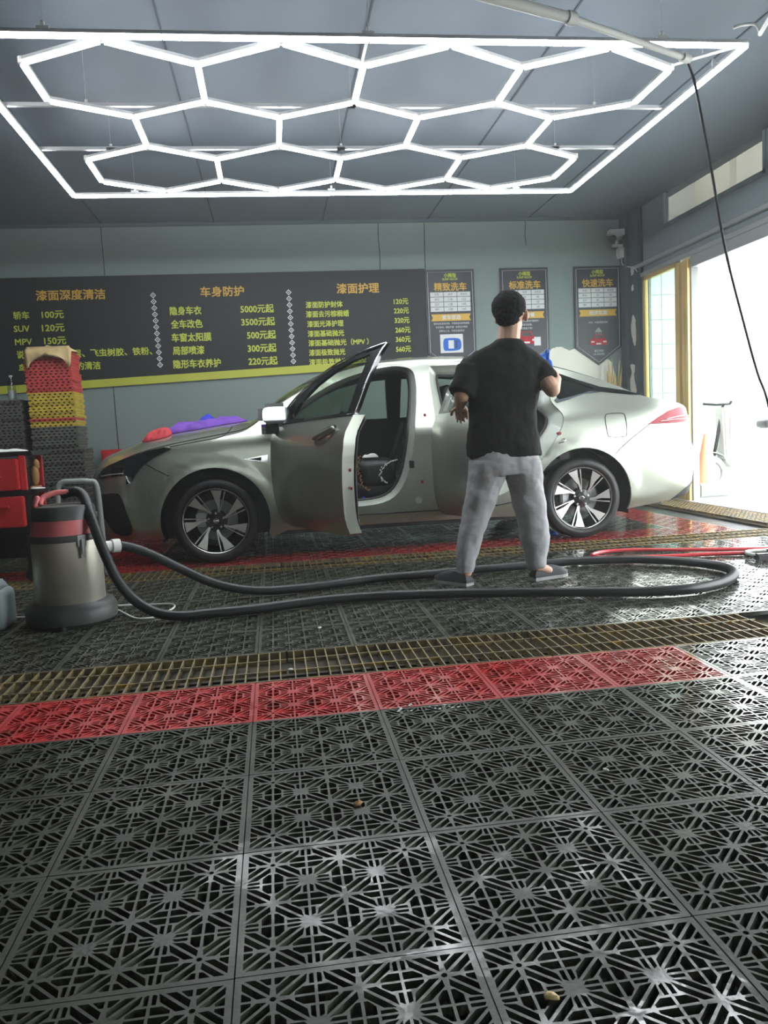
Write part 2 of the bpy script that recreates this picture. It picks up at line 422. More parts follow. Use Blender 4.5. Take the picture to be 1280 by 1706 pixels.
# outdoors
b = MB(); b.box(WALLX, 60, -40, 60, -.2, -.015)
struct(obj('ground', b, M_out))
b = MB(); b.box(WALLX+.15, 5.6, 9.35, 9.55, -.1, 4.0)
outwall = struct(obj('exterior_wall', b, M_out))
tm = MB(); tm.box(0, .288, 0, .012, 0, .288); tme = tm.mesh('tile', M_outtile)
for i in range(4):
    for j in range(10):
        o = link('tile', tme, outwall, (WALLX+.16+i*.295, 9.338, .0+j*.295))

ring_ = MB(); ring_.lathe([(.03,-.012),(.045,-.008),(.05,0),(.03,0)], (2.9, 5.1, CEIL), 20); ring_.tube([(2.9,5.1,CEIL-.01),(2.9,5.1,CEIL-.06)], .004, 5)
tag(obj('ceiling_hook', ring_, M_corner if False else M_white), 'small round hook plate on the dark ceiling near the top right', 'hook')
# ---------------------------------------------------------------- floor tiles
S = .0688; TS = .4
def tile_mesh(name, m_):
    C0 = TS/2
    holes = []
    def P(i, j): return (C0+(i-3)*S, C0+(j-3)*S)
    for i in range(0, 7):
        for j in range(0, 7):
            x, y = P(i, j)
            if (i+j) % 2 == 0:       # star; its four diagonal edges are owned by odd-odd stars
                if i % 2 == 1:
                    for sx in (-1, 1):
                        for sy in (-1, 1):
                            # ray of length (S,S) to the next star with a slot on each side
                            dx, dy = sx/math.sqrt(2), sy/math.sqrt(2); nx, ny = -dy, dx
                            for sd in (-1, 1):
                                LL = S*1.41421
                                q = [(.0105, .0028), (LL-.0205, .0028), (LL-.0375, .0152), (.0212, .0152)]
                                q = [(a_, w_*sd) for a_, w_ in q]
                                holes.append([(x+dx*a+nx*w_, y+dy*a+ny*w_) for a, w_ in q])
                    if (i, j) in ((1, 1), (5, 1), (1, 5), (5, 5)):
                        holes.append([(x+.0055*math.cos(t*PI/4), y+.0055*math.sin(t*PI/4)) for t in range(8)])
            else:                    # between stars: u axis towards the odd-odd stars
                if i % 2 == 1: U, V = (0, 1), (1, 0)
                else: U, V = (1, 0), (0, 1)
                def T(a, c): return (x+U[0]*a+V[0]*c, y+U[1]*a+V[1]*c)
                h = .0026; hw = .30*S; hl = .50*S
                for sa in (-1, 1):
                    for scc in (-1, 1):
                        holes.append([T(sa*h, scc*h), T(sa*h, scc*hw), T(sa*hl*.6, scc*hw), T(sa*hl, scc*hw*.45), T(sa*hl, scc*h)])
                        a0, a1 = hw+.0052, .77*S
                        holes.append([T(sa*h, scc*a0), T(sa*h, scc*a1), T(sa*.0105, scc*(a1-.006)), T(sa*.0105, scc*a0)])
    cu = D.curves.new(name, 'CURVE'); cu.dimensions = '2D'; cu.fill_mode = 'BOTH'; cu.extrude = .009
    def add(poly):
        s = cu.splines.new('POLY'); s.points.add(len(poly)-1); s.use_cyclic_u = True
        for p, q in zip(s.points, poly): p.co = (q[0], q[1], 0, 1)
    g = .0012
    add([(g, g), (TS-g, g), (TS-g, TS-g), (g, TS-g)])
    e = .0125
    for h_ in holes:
        q = clip_poly(h_, e, TS-e, e, TS-e)
        if len(q) >= 3 and area(q) > 1.2e-5: add(q)
    o = D.objects.new('tmp', cu); C.objects.link(o)
    dg = bpy.context.evaluated_depsgraph_get(); me = D.meshes.new_from_object(o.evaluated_get(dg))
    D.objects.remove(o); me.name = name; me.materials.clear(); me.materials.append(m_)
    for v in me.vertices: v.co.z -= .009
    # joint key line at the far and right edges
    return me
T_black = tile_mesh('floor_tile', M_tile)
T_red2 = T_black.copy(); T_red2.materials.clear(); T_red2.materials.append(M_redtile_dimmed)
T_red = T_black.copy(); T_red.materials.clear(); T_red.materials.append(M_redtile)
X0, Y0 = -.11789, 2.45865
rows = []
for k in range(1, 8): rows.append((Y0-TS*k, 'k'))
rows.append((Y0, 'r'))
for k in range(5): rows.append((Y0+.8+TS*k, 'k'))
Y2 = Y0+.8+2.0+.38
for k in range(5): rows.append((Y2+TS*k, 'r2' if k == 0 else 'k2'))
cands = []
for (ry, kind) in rows:
    for i in range(-12, 11):
        x = X0+TS*i
        if x+TS > 3.87: continue
        ins = False; near = False
        for (ax, ay) in ((0, 0), (TS, 0), (0, TS), (TS, TS), (TS/2, TS/2)):
            p = project((x+ax, ry+ay, 0))
            if p and -60 < p[0] < 1340 and p[1] < 1790: ins = True
            if p and -620 < p[0] < 1900: near = True
        if not (ins or near): continue
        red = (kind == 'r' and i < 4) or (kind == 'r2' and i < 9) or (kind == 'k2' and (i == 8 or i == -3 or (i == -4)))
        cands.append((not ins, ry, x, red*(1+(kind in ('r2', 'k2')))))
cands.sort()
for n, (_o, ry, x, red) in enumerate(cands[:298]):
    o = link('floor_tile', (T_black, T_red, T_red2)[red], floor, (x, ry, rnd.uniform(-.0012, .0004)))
if len(cands) > 298:
    s_ = MB(); s2_ = MB()
    for (_o, ry, x, red) in cands[298:]:
        q = s2_ if red else s_
        me = T_black; q.add([(v.co.x+x, v.co.y+ry, v.co.z) for v in me.vertices], [tuple(p.vertices) for p in me.polygons])
    for q, mm in ((s_, M_tile), (s2_, M_redtile_dimmed)):
        if q.v:
            o = link('floor_tile_rest', q.mesh('floor_tile_rest', mm, fixn=False), floor); o['kind'] = 'stuff'
# ---------------------------------------------------------------- drain grates
def grate_row(y0, y1, single, x0=-4.0, x1=3.86):
    bar = MB(); bar.box(-.0022, .0022, 0, y1-y0-.02, -.03, 0); bme = bar.mesh('bar', M_rust)
    x = x0
    while x < x1-.1:
        L = min(1.0, x1-x)
        vis = [project((x+a, y0, 0)) for a in (0, L)]
        if all(p and (p[0] < -40 or p[0] > 1320) for p in vis) and (vis[0][0] < 0) == (vis[1][0] < 0):
            x += L; continue
        fr = MB()
        yy = (.10, (y1-y0)*.36+.01, (y1-y0)*.70)
        fr.box(x+.004, x+L-.004, y0+.006, y0+.011, -.03, 0); fr.box(x+.004, x+L-.004, y1-.011, y1-.006, -.03, 0)
        for q in (.30, .68):
            yq = y0+(y1-y0)*q; fr.box(x+.004, x+L-.004, yq-.003, yq+.003, -.012, .0015)
        g = obj('drain_grate', fr, M_rust, floor)
        n = int(L/.0425)
        if single:
            for k in range(n):
                link('bar', bme, g, (x+.006+(k+.5)*(L-.012)/n, y0+.01, rnd.uniform(-.001, .001)))
        else:
            bb = MB()
            for k in range(n):
                xx = x+.006+(k+.5)*(L-.012)/n; bb.box(xx-.0022, xx+.0022, y0+.01, y1-.01, -.03, 0)
            obj('bars', bb, M_rust, g)
        x += L
grate_row(Y0+.4, Y0+.8, True)
grate_row(Y0+2.8, Y2, False)
for (a, c_) in ((Y0+.4, Y0+.8), (Y0+2.8, Y2)):
    b = MB(); b.box(-4.4, 3.86, a, c_, -.0449, -.040)
    b.box(-4.4, 3.86, a+.16, a+.22, -.040, -.033)
    o = obj('drain_bed', b, M_pit, floor)
# threshold grate along the door
fr = MB()
for q in range(9): fr.box(3.885+q*.042, 3.892+q*.042, 1.3, 8.9, -.02, 0)
yy = 1.3
while yy < 8.9: fr.box(3.88, 4.235, yy, yy+.004, -.02, -.001); yy += .06
obj('threshold_grate', fr, M_rust, floor)['kind'] = 'thing'
b = MB(); b.box(3.865, 4.25, 1.2, 8.9, -.0449, -.03); obj('drain_bed', b, M_pit, floor)
b = MB(); b.box(4.24, 4.42, 1.2, 8.87, -.045, .004); struct(obj('trim_4', b, M_out))
# ---------------------------------------------------------------- door frame with folded leaves
dr = thing('folding_door', 'gold aluminium folding glass door pushed open against the corner', 'door', (WALLX, 8.4, 0))
b = MB(); F0, F1 = 8.87, 8.08
b.box(WALLX-.015, WALLX+.035, F0-.05, F0, .0, 2.49); b.box(WALLX-.015, WALLX+.035, F1, F1+.05, .0, 2.49)
b.box(WALLX-.015, WALLX+.035, F1, F0, 2.44, 2.49); b.box(WALLX-.015, WALLX+.035, F1, F0, 0, .12)
obj('leaf_frame', b, M_gold, dr, bevel=.003)
b = MB(); b.box(WALLX+.006, WALLX+.012, F1+.05, F0-.05, .12, 2.44); obj('pane', b, M_pane, dr)
b = MB(); b.box(WALLX+.0, WALLX+.03, F0-.12, F0-.10, .12, 2.44); obj('bead', b, M_grey, dr)
for k in range(3):
    b = MB(); y = 8.07-.09*k; x0 = WALLX-.035+.012*(k % 2)
    b.box(x0, x0+.11, y-.062, y-.004, .0, 2.47)
    lf = obj('folded_leaf', b, M_gold, dr, bevel=.003)
    b = MB(); b.box(x0+.03, x0+.10, y-.086, y-.063, .0, 2.46); obj('gap_shade', b, M_grey, lf)  # added grey strip standing in for the shading between folded leaves

# ================================================================= HEXAGON LIGHT
LZ = 2.9
hexl = thing('hexagon_light', 'big white LED honeycomb ceiling light inside a glowing rectangular border', 'light', (.62, 5.7, LZ))
Pk = [-.735+.9025*k for k in range(4)]; Sh = [-1.19+.9085*k for k in range(5)]
RY = [4.40, 4.655, 5.145, 5.385, 5.895, 6.16, 6.665, 6.93]
edges = []
for k in range(4):
    for yA, yB in ((RY[0], RY[1]), (RY[3], RY[2]), (RY[4], RY[5]), (RY[7], RY[6])):
        edges.append(((Pk[k], yA), (Sh[k], yB))); edges.append(((Pk[k], yA), (Sh[k+1], yB)))
for k in range(5):
    edges.append(((Sh[k], RY[1]), (Sh[k], RY[2]))); edges.append(((Sh[k], RY[5]), (Sh[k], RY[6])))
for k in range(4): edges.append(((Pk[k], RY[3]), (Pk[k], RY[4])))
FX0, FX1, FY0, FY1 = -1.485, 2.735, 4.355, 7.03
def bar_between(p, q, w, z0, z1, gap):
    d = Vector((q[0]-p[0], q[1]-p[1])); L = d.length; d /= L; n = Vector((-d.y, d.x))*w/2
    a = Vector(p)+d*gap; c = Vector(q)-d*gap
    vs = []
    for z in (z0, z1):
        for u in (a-n, a+n, c+n, c-n): vs.append((u.x, u.y, z))
    return vs, [(3,2,1,0),(4,5,6,7),(0,1,5,4),(1,2,6,5),(2,3,7,6),(3,0,4,7)]
def light_tube(p, q, w=.030, gap=.02):
    b = MB(); b.add(*bar_between(p, q, w, LZ, LZ+.016, gap))
    t = obj('light_tube', b, M_led, hexl)
    b = MB(); b.add(*bar_between(p, q, w+.006, LZ+.0161, LZ+.034, gap-.006))
    obj('housing', b, M_alu, t)
for p, q in edges: light_tube(p, q)
nx = [FX0 + (FX1-FX0)*k/4 for k in range(5)]
for a, c_ in zip(nx, nx[1:]):
    light_tube((a, FY0), (c_, FY0), .03, .004); light_tube((a, FY1), (c_, FY1), .03, .004)
ny = [FY0 + (FY1-FY0)*k/3 for k in range(4)]
for a, c_ in zip(ny, ny[1:]):
    light_tube((FX0, a), (FX0, c_), .03, .004); light_tube((FX1, a), (FX1, c_), .03, .004)
nodes = set()
for p, q in edges: nodes.add(p); nodes.add(q)
cb = MB(); cb.cyl((0, 0, .005), (0, 0, .036), .022, 10); cme = cb.mesh('connector', M_white)
for p in sorted(nodes): o = link('connector', cme, hexl); o.matrix_parent_inverse = Matrix.Translation(-Vector(hexl.location)); o.location = (p[0], p[1], LZ)
for yy in (5.29, 6.04):
    b = MB(); b.box(FX0, FX1, yy-.012, yy+.012, LZ+.034, LZ+.056); obj('rail', b, M_alu, hexl)
wp = [(x, y) for y in (FY0, 5.29, 6.04, FY1) for x in (-1.0, .62, 2.24)]
for (x, y) in wp:
    b = MB(); b.tube([(x, y, LZ+.03), (x, y, CEIL)], .0012, 4); obj('suspension_wire', b, M_alu, hexl)
    b = MB(); b.box(x-.03, x+.03, y-.012, y+.012, LZ+.034, LZ+.05); b.cyl((x, y, LZ+.05), (x, y, LZ+.075), .01, 8); obj('bracket', b, M_white, hexl)
for p, q in (((2.44, 4.66), (2.735, 4.39)), ((.62, 4.36), (.62, 4.65))):
    b = MB(); b.tube([(p[0], p[1], LZ+.03), (q[0], q[1], LZ+.03)], .008, 6); obj('brace', b, M_white, hexl)

# swing boom with its hose
bm_ = thing('wash_boom', 'pale swinging boom pipe under the ceiling at upper right', 'pipe', (1.0, 3.4, 2.72))
b = MB(); b.cyl((.70, 3.39, 2.70), (1.45, 3.675, 2.70), .024, 14); b.cyl((1.43, 3.667, 2.70), (1.475, 3.686, 2.70), .030, 14); obj('thick_pipe', b, M_white, bm_, 40)
b = MB(); b.cyl((1.47, 3.683, 2.70), (2.20, 4.04, 2.70), .016, 12); b.cyl((2.18, 4.03, 2.70), (2.23, 4.055, 2.70), .024, 10); obj('thin_pipe', b, M_white, bm_, 40)
b = MB(); b.cyl((.72, 3.40, 2.70), (.72, 3.40, CEIL), .02, 12); obj('swivel_post', b, M_white, bm_, 40)
hp = spline([(2.22,4.05,2.69),(2.284,4.1,2.612),(2.325,4.1,2.417),(2.374,4.1,2.174),(2.455,4.1,1.741),(2.557,4.1,1.360),(2.633,4.1,1.100),(2.696,4.1,0.928),(2.80,4.15,.55),(3.0,4.2,.2),(3.2,4.2,.03),(3.5,4.3,.012),(3.8,4.5,.012)], 8)
b = MB(); b.tube(hp, .0075, 8); h_ = obj('hanging_hose', b, M_hose, bm_, True)
b = MB(); b.tube(spline([(2.36,4.02,2.62),(2.345,4.03,2.66),(2.36,4.05,2.70),(2.375,4.03,2.67)], 4), .003, 5); obj('hook', b, M_white, bm_)
cd = MB(); cd.tube([(2.79, 4.31, 2.95), (2.72, 4.05, 2.97), (2.6, 3.2, 3.05)], .012, 8); cd.tube(spline([(2.79,4.31,2.95),(2.75,4.29,2.99),(2.66,4.28,2.98),(2.62,4.29,2.97)],5), .008, 6)
tag(obj('cable_conduit', cd, M_white, None, True), 'short pale conduit running off from the right corner of the light', 'conduit')

# ================================================================= CAR
XF, YC = -.44, 6.665
G_ = [(.10,.76),(.16,.81),(.22,.85),(.30,.872),(.45,.888),(.60,.897),(.72,.897),(.80,.890),(.88,.868),(.95,.835),(1.05,.782),(1.15,.735),(1.25,.680),(1.33,.632),(1.40,.575),(1.46,.50)]
CREASE = [(-.3,.80),(.1,.85),(.45,.865),(1.6,.875),(2.6,.915),(2.95,.945),(3.5,.93)]
def planf(xc, z):
    if xc < -.05:
        t = min(1, (-.05-xc)/interp(z, [(.15,.88),(.3,.92),(.5,.92),(.65,.90),(.75,.86),(.85,.80)])); return max(.02, 1-t**4)**.42
    if xc > 2.85:
        t = min(1, (xc-2.85)/interp(z, [(.2,.90),(.35,.97),(.55,1.0),(.7,.96),(.95,.94)])); return max(.02, 1-t**6)**.36
    return 1
def Wd(xc, z, arch=True):
    w = sinterp(z, G_)*planf(xc, z)
    zc = sinterp(xc, CREASE)
    if -.3 < xc < 3.5: w += .011*max(0, 1-abs(z-zc)/.07)*min(1, (xc+.3)/.4, (3.5-xc)/.3)
    if arch:
        for cx in (0, 2.73):
            d = math.hypot(xc-cx, z-.30)
            if d < .46: w += .012*min(1, max(0, (.46-d)/.03))
    return w
def panel(name, outer, holes, mats, parent, off=0.0, thick=.0, side=1, grid=.05, xf=None, smooth=True, wfun=None, mi_back=1, rim=0.0):
    """skin over the side of the car; outer/holes are outlines along the car (length, height)"""
    wf = wfun or Wd
    verts = []; edges = []
    def ring(poly):
        pts = []
        for i in range(len(poly)):
            a = Vector(poly[i]); c = Vector(poly[(i+1) % len(poly)]); n = max(1, int((c-a).length/grid+.5))
            for k in range(n): pts.append(a + (c-a)*k/n)
        s = len(verts)
        for p in pts: verts.append(p)
        for i in range(len(pts)): edges.append((s+i, s+(i+1) % len(pts)))
        return s, len(pts)
    rings = [ring(outer)] + [ring(h) for h in holes]
    xs = [p[0] for p in outer]; zs = [p[1] for p in outer]
    nx_ = int((max(xs)-min(xs))/grid)+1; nz_ = int((max(zs)-min(zs))/grid)+1
    allp = [tuple(v) for v in verts]
    for i in range(nx_+1):
        for j in range(nz_+1):
            p = (min(xs)+i*grid+.011, min(zs)+j*grid+.007)
            if inside(p, outer) and not any(inside(p, h) for h in holes):
                if min((abs(p[0]-q[0])+abs(p[1]-q[1]) for q in allp), default=9) > grid*.45: verts.append(Vector(p))
    V, E_, F, *_x = delaunay_2d_cdt(verts, edges, [], 0, 1e-5)
    tris = []
    for f in F:
        c = sum((V[i] for i in f), Vector((0, 0)))/len(f)
        if inside(c, outer) and not any(inside(c, h) for h in holes): tris.append(tuple(f))
    def P(v, o_):
        w = wf(v[0], v[1])+o_
        x, y, z = v[0], w, v[1]
        if xf: x, y = xf(x, y)
        return (XF+x, YC-y*side, z)
    b = MB(); N = len(V)
    vs = [P(v, off) for v in V]
    def tri_up(t):
        a, b_, c = (V[i] for i in t); return (b_[0]-a[0])*(c[1]-a[1])-(b_[1]-a[1])*(c[0]-a[0]) > 0
    t1 = [t if tri_up(t) == (side > 0) else t[::-1] for t in tris]
    b.add(vs, t1, 0)
    if thick:
        b.v += [P(v, off-thick) for v in V]
        b.f += [tuple(i+N for i in t[::-1]) for t in t1]; b.mi += [mi_back]*len(t1)
        cnt = {}
        for t in t1:
            for k in range(3):
                e = (t[k], t[(k+1) % 3]); cnt[tuple(sorted(e))] = (cnt.get(tuple(sorted(e)), (0, None))[0]+1, e)
        nw = 0
        for (n_, e) in cnt.values():
            if n_ == 1: b.f.append((e[1], e[0], e[0]+N, e[1]+N)); b.mi.append(0); nw += 1
    me = b.mesh(name, mats, fixn=False)
    for p in me.polygons: p.use_smooth = True
    me.set_sharp_from_angle(angle=math.radians(50 if smooth is True else smooth))
    return link(name, me, parent)
def line3(pts, off=.002, side=1, xf=None, wf=None, n=5):
    out = []
    for p in spline([(q[0], q[1], 0) for q in pts], n):
        w = (wf or Wd)(p.x, p.y)+off; x, y = p.x, w
        if xf: x, y = xf(x, y)
        out.append((XF+x, YC-y*side, p.y))
    return out
def arcp(cx, cz, r, a0, a1, n=16): return [(cx+r*math.cos(math.radians(a0+(a1-a0)*k/n)), cz+r*math.sin(math.radians(a0+(a1-a0)*k/n))) for k in range(n+1)]
def smoothpoly(pts, n=4): return [(p.x, p.y) for p in spline([(a, c_, 0) for a, c_ in pts], n, True)]

RAIL = [(-.97,.60),(-.90,.655),(-.77,.70),(-.5,.79),(-.28,.838),(-.1,.868),(.1,.90),(.25,.935),(.33,.985),(.46,1.085),(.61,1.175),(.78,1.262),(1.0,1.345),(1.25,1.393),(1.6,1.415),(1.87,1.41),(2.2,1.385),(2.62,1.305),(2.9,1.215),(3.06,1.15),(3.23,1.07),(3.3,1.045),(3.45,1.015),(3.58,.985),(3.70,.95),(3.78,.92)]
CROWN = [(-.97,.04),(-.9,.10),(-.83,.12),(-.57,.135),(-.31,.133),(-.055,.125),(.115,.115),(.25,.08),(.36,.05),(.5,.07),(.9,.07),(1.25,.05),(2.2,.055),(2.7,.07),(3.1,.06),(3.3,.03),(3.8,.03)]
def rail(x): return sinterp(x, RAIL)
def top(xc, yn, lift=0):
    z = rail(xc); w = Wd(xc, z, False)
    return (XF+xc, YC-yn*w, z+interp(xc, CROWN)*(1-abs(yn)**2.4)+lift)
def top_panel(name, x0, x1, m_, parent, y0=-1, y1=1, nx_=24, ny_=28, lift=0, thick=0, under=None):
    b = MB(); X0f = x0 if callable(x0) else (lambda y: x0); X1f = x1 if callable(x1) else (lambda y: x1)
    for i in range(nx_+1):
        for j in range(ny_+1):
            yn = y0+(y1-y0)*j/ny_; yn = yn; xc = X0f(yn)+(X1f(yn)-X0f(yn))*i/nx_
            b.v.append(top(xc, yn, lift))
    for i in range(nx_):
        for j in range(ny_):
            a = i*(ny_+1)+j; b.f.append((a, a+ny_+1, a+ny_+2, a+1)); b.mi.append(0)
    if thick:
        N = len(b.v); b.v += [(x, y, z-thick) for x, y, z in b.v]; n0 = len(b.f)
        b.f += [tuple(i+N for i in f[::-1]) for f in b.f[:n0]]; b.mi += [1]*n0
    me = b.mesh(name, [m_]+([under] if under else []), smooth=True, fixn=False)
    # make normals point up
    if me.polygons[len(me.polygons)//4].normal.z < 0: me.flip_normals()
    return link(name, me, parent)
def rotated(hx, deg):
    t = math.radians(deg)
    def f(x, y):
        dx = x-hx; w = y-.87
        return hx+dx*math.cos(t)-w*math.sin(t), .87+dx*math.sin(t)+w*math.cos(t)
    return f
def rbox(mb, x0, x1, y0, y1, z0, z1, r=.04, rot=None, at=None):
    bm = bmesh.new(); bmesh.ops.create_cube(bm, size=1)
    for v in bm.verts: v.co = Vector(((x0+x1)/2+v.co.x*(x1-x0), (y0+y1)/2+v.co.y*(y1-y0), (z0+z1)/2+v.co.z*(z1-z0)))
    bmesh.ops.bevel(bm, geom=bm.edges[:], offset=r, segments=4, affect='EDGES', clamp_overlap=True, profile=.5)
    vs = [v.co.copy() for v in bm.verts]
    if rot is not None: vs = [rot @ (v-Vector(at)) + Vector(at) for v in vs]
    bm.verts.index_update(); fs = [tuple(v.index for v in f.verts) for f in bm.faces]; bm.free(); mb.add(vs, fs)

car = thing('car', 'silver-green sedan with both near doors swung open in the wash bay', 'car', (XF+1.4, YC, 0))
R_ = .385
archF = arcp(0, .30, R_, -16, 196, 26); archR = arcp(2.73, .30, R_, -16, 196, 26)
front_open = smoothpoly([(.455,.95),(.62,1.085),(.85,1.225),(1.05,1.305),(1.25,1.352),(1.40,1.365),(1.50,1.335),(1.523,1.25),(1.505,1.08),(1.475,.92),(1.44,.72),(1.385,.53),(1.29,.40),(1.14,.352),(.85,.345),(.60,.35),(.50,.42),(.47,.62),(.45,.80)], 3)
rear_open = smoothpoly([(1.635,1.32),(1.70,1.355),(1.95,1.352),(2.25,1.325),(2.46,1.265),(2.55,1.19),(2.535,1.05),(2.60,.95),(2.585,.85),(2.49,.71),(2.40,.60),(2.30,.50),(2.17,.40),(2.02,.352),(1.80,.345),(1.68,.37),(1.64,.50),(1.625,.75),(1.63,1.0)], 3)
quarter = [(2.615,1.235),(2.78,1.175),(2.90,1.125),(2.86,1.11),(2.70,1.075),(2.60,1.055),(2.585,1.07)]
railpts = [(x, rail(x)) for x in [-.5+k*.04 for k in range(int(4.2/.04)+1)] if x < 3.68]
nose = lambda z: -.05-interp(z, [(.15,.88),(.3,.92),(.5,.92),(.65,.90),(.75,.86),(.85,.80)])*.995
body_rail = [(x, rail(x)) for x in [-.28+k*.045 for k in range(88)] if x < 3.62]
# one side skin from the fender to the tail (arches cut out)
def side_outline():
    o = [(.385,.150),(.50,.20),(1.2,.205),(2.0,.20),(2.345,.19)]
    o += archR[::-1][1:-1] if False else [p for p in arcp(2.73, .30, R_, 196, -16, 26)]
    o += [(3.11,.20),(3.30,.225),(3.5,.25),(3.70,.285),(3.78,.33),(3.805,.42),(3.81,.55),(3.785,.68),(3.765,.80),(3.75,.90),(3.70,.945)]
    o += body_rail[::-1]
    o += [(-.282,.838),(-.30,.77),(-.31,.645)]   # headlamp tip and bumper seam
    o += [p for p in arcp(0, .30, R_, 131, -16, 20) if True]
    return o
o_side = side_outline()
panel('body_side', o_side, [front_open, rear_open, quarter], [M_paint, M_jamb], car, thick=.02, grid=.045)
# front bumper and lower nose
o_bump = [(-.385,.19),(-.60,.195),(-.74,.21),(-.84,.235),(-.90,.28),(nose(.35),.35),(nose(.5),.5),(nose(.6),.6),(nose(.655),.655),(-.85,.675),(-.77,.70),(-.62,.75),(-.47,.80),(-.38,.825),(-.282,.838),(-.30,.77),(-.31,.645)] + [p for p in arcp(0, .30, R_, 131, 196, 10)]
panel('front_bumper', o_bump, [], [M_paint, M_dark], car, thick=.02, grid=.035)
# far side, doors closed
far_w1 = [(.62,1.0),(.70,1.10),(.87,1.205),(1.05,1.28),(1.25,1.325),(1.47,1.34),(1.50,1.0)]
far_w2 = [(1.62,1.0),(1.62,1.345),(1.95,1.335),(2.25,1.305),(2.45,1.25),(2.53,1.17),(2.52,1.03)]
panel('body_side', o_side, [far_w1, far_w2, quarter], [M_paint, M_dark], car, thick=.05, side=-1, grid=.06)
panel('front_bumper', o_bump, [], [M_paint, M_dark], car, thick=.02, side=-1, grid=.05)
for w_ in (far_w1, far_w2, quarter): panel('side_window', w_, [], [M_glass, M_glass], car, off=-.01, side=-1, grid=.1)
panel('quarter_window', quarter, [], [M_glassdk, M_glassdk], car, off=-.006, grid=.05)
# black strip that carries the quarter glass to the tail
strip = [(2.60,1.272),(2.77,1.203),(2.94,1.140),(3.13,1.104),(3.275,1.062),(3.17,1.068),(2.95,1.098),(2.86,1.11),(2.90,1.125),(2.78,1.175),(2.615,1.235)]
panel('window_surround', strip, [], [M_gloss, M_gloss], car, off=.004, thick=.006, grid=.03)
strip2 = [(2.585,1.07),(2.60,1.055),(2.70,1.075),(2.86,1.11),(2.95,1.098),(2.81,1.09),(2.68,1.052),(2.575,1.028),(2.56,1.05)]
panel('chrome_trim', strip2, [], [M_chrome, M_chrome], car, off=.005, thick=.006, grid=.03)
# nose and tail closing skins
def closing(name, xf_, zs, m_, pos):
    b = MB()
    for z in zs:
        x = xf_(z)
        w = Wd(x, z, False)
        for j in range(9):
            yn = -1+2*j/8; b.v.append((XF+x+pos*.02*(1-yn*yn), YC-yn*w, z))
    for i in range(len(zs)-1):
        for j in range(8):
            a = i*9+j; b.f.append((a, a+1, a+10, a+9)); b.mi.append(0)
    return obj(name, b, m_, car, True)
closing('front_bumper_cover', nose, [.235,.3,.4], M_paint, -1)
closing('grille', nose, [.4,.5,.6,.655], M_gloss, -1)
closing('rear_bumper_cover', lambda z: interp(z, [(.285,3.70),(.33,3.78),(.42,3.805),(.55,3.81),(.68,3.785),(.8,3.765),(.9,3.75),(.945,3.70)]), [.285,.33,.42,.55,.68,.8,.9,.945], M_paint, 1)
# upper skins
hx0 = lambda y: -.895+.0*y
def hood_back(y): return .36-.10*(1-y*y)
top_panel('front_fender_top', hx0, lambda y: .30, M_paint, car, -1, -.93, 30, 3); top_panel('front_fender_top', hx0, lambda y: .30, M_paint, car, .93, 1, 30, 3)
top_panel('hood', hx0, hood_back, M_paint, car, -.925, .925, 30, 30, .004)
top_panel('cowl', lambda y: .30-.05*(1-y*y), lambda y: .47-.12*(1-y*y), M_dark, car, -.97, .97, 4, 20, -.006)
top_panel('windshield', lambda y: .44-.10*(1-y*y), lambda y: 1.22-.06*(1-y*y), M_glass, car, -.955, .955, 20, 24, .002)
top_panel('roof', lambda y: 1.21-.06*(1-y*y), lambda y: 2.44+.10*(1-y*y), M_paint, car, -1, 1, 26, 28, .0, .03, M_dark)
top_panel('roof_pillar', lambda y: .28, lambda y: 1.23, M_paint, car, -1, -.945, 20, 3); top_panel('roof_pillar', lambda y: .28, lambda y: 1.23, M_paint, car, .945, 1, 20, 3)
top_panel('rear_windshield', lambda y: 2.43+.10*(1-y*y), lambda y: 3.18+.03*(1-y*y), M_glassdk, car, -.90, .90, 16, 24, .002)
top_panel('roof_pillar', lambda y: 2.42, lambda y: 3.22, M_paint, car, -1, -.895, 16, 3); top_panel('roof_pillar', lambda y: 2.42, lambda y: 3.22, M_paint, car, .895, 1, 16, 3)
top_panel('trunk_lid', lambda y: 3.17+.03*(1-y*y), lambda y: 3.70, M_paint, car, -1, 1, 12, 24)
# lamps, intake, vent, fuel flap, seams
head = [(-.86,.640),(-.80,.70),(-.73,.738),(-.608,.776),(-.436,.826),(-.323,.846),(-.270,.832),(-.33,.805),(-.40,.775),(-.46,.735),(-.52,.68),(-.557,.62),(-.603,.595),(-.60,.66),(-.70,.655),(-.80,.64)]
hl = panel('headlamp', head, [], [M_lamp, M_lamp], car, off=.006, thick=.008, grid=.03)
b = MB(); b.tube(line3([(-.60,.655),(-.585,.62),(-.575,.605)], .012), .006, 6); b.tube(line3([(-.80,.66),(-.7,.672),(-.62,.676)], .010), .004, 6); obj('light_guide', b, M_alu, hl, True)
panel('headlamp', head, [], [M_lamp, M_lamp], car, off=.006, thick=.008, side=-1, grid=.05)
fog = smoothpoly([(-.875,.52),(-.78,.533),(-.675,.538),(-.645,.50),(-.622,.41),(-.590,.30),(-.596,.252),(-.634,.228),(-.73,.247),(-.79,.34),(-.87,.44)], 2)
panel('air_intake', fog, [], [M_dark, M_dark], car, off=.004, thick=.006, grid=.03)
panel('air_intake', fog, [], [M_dark, M_dark], car, off=.004, thick=.006, side=-1, grid=.05)
v0 = panel('fender_vent', [(.215,.732),(.395,.757),(.385,.699),(.33,.712)], [], [M_chrome, M_chrome], car, off=.007, thick=.008, grid=.04)
panel('vent_inset', [(.26,.731),(.35,.742),(.345,.716)], [], [M_dark, M_dark], v0, off=.009, thick=.002, grid=.04)
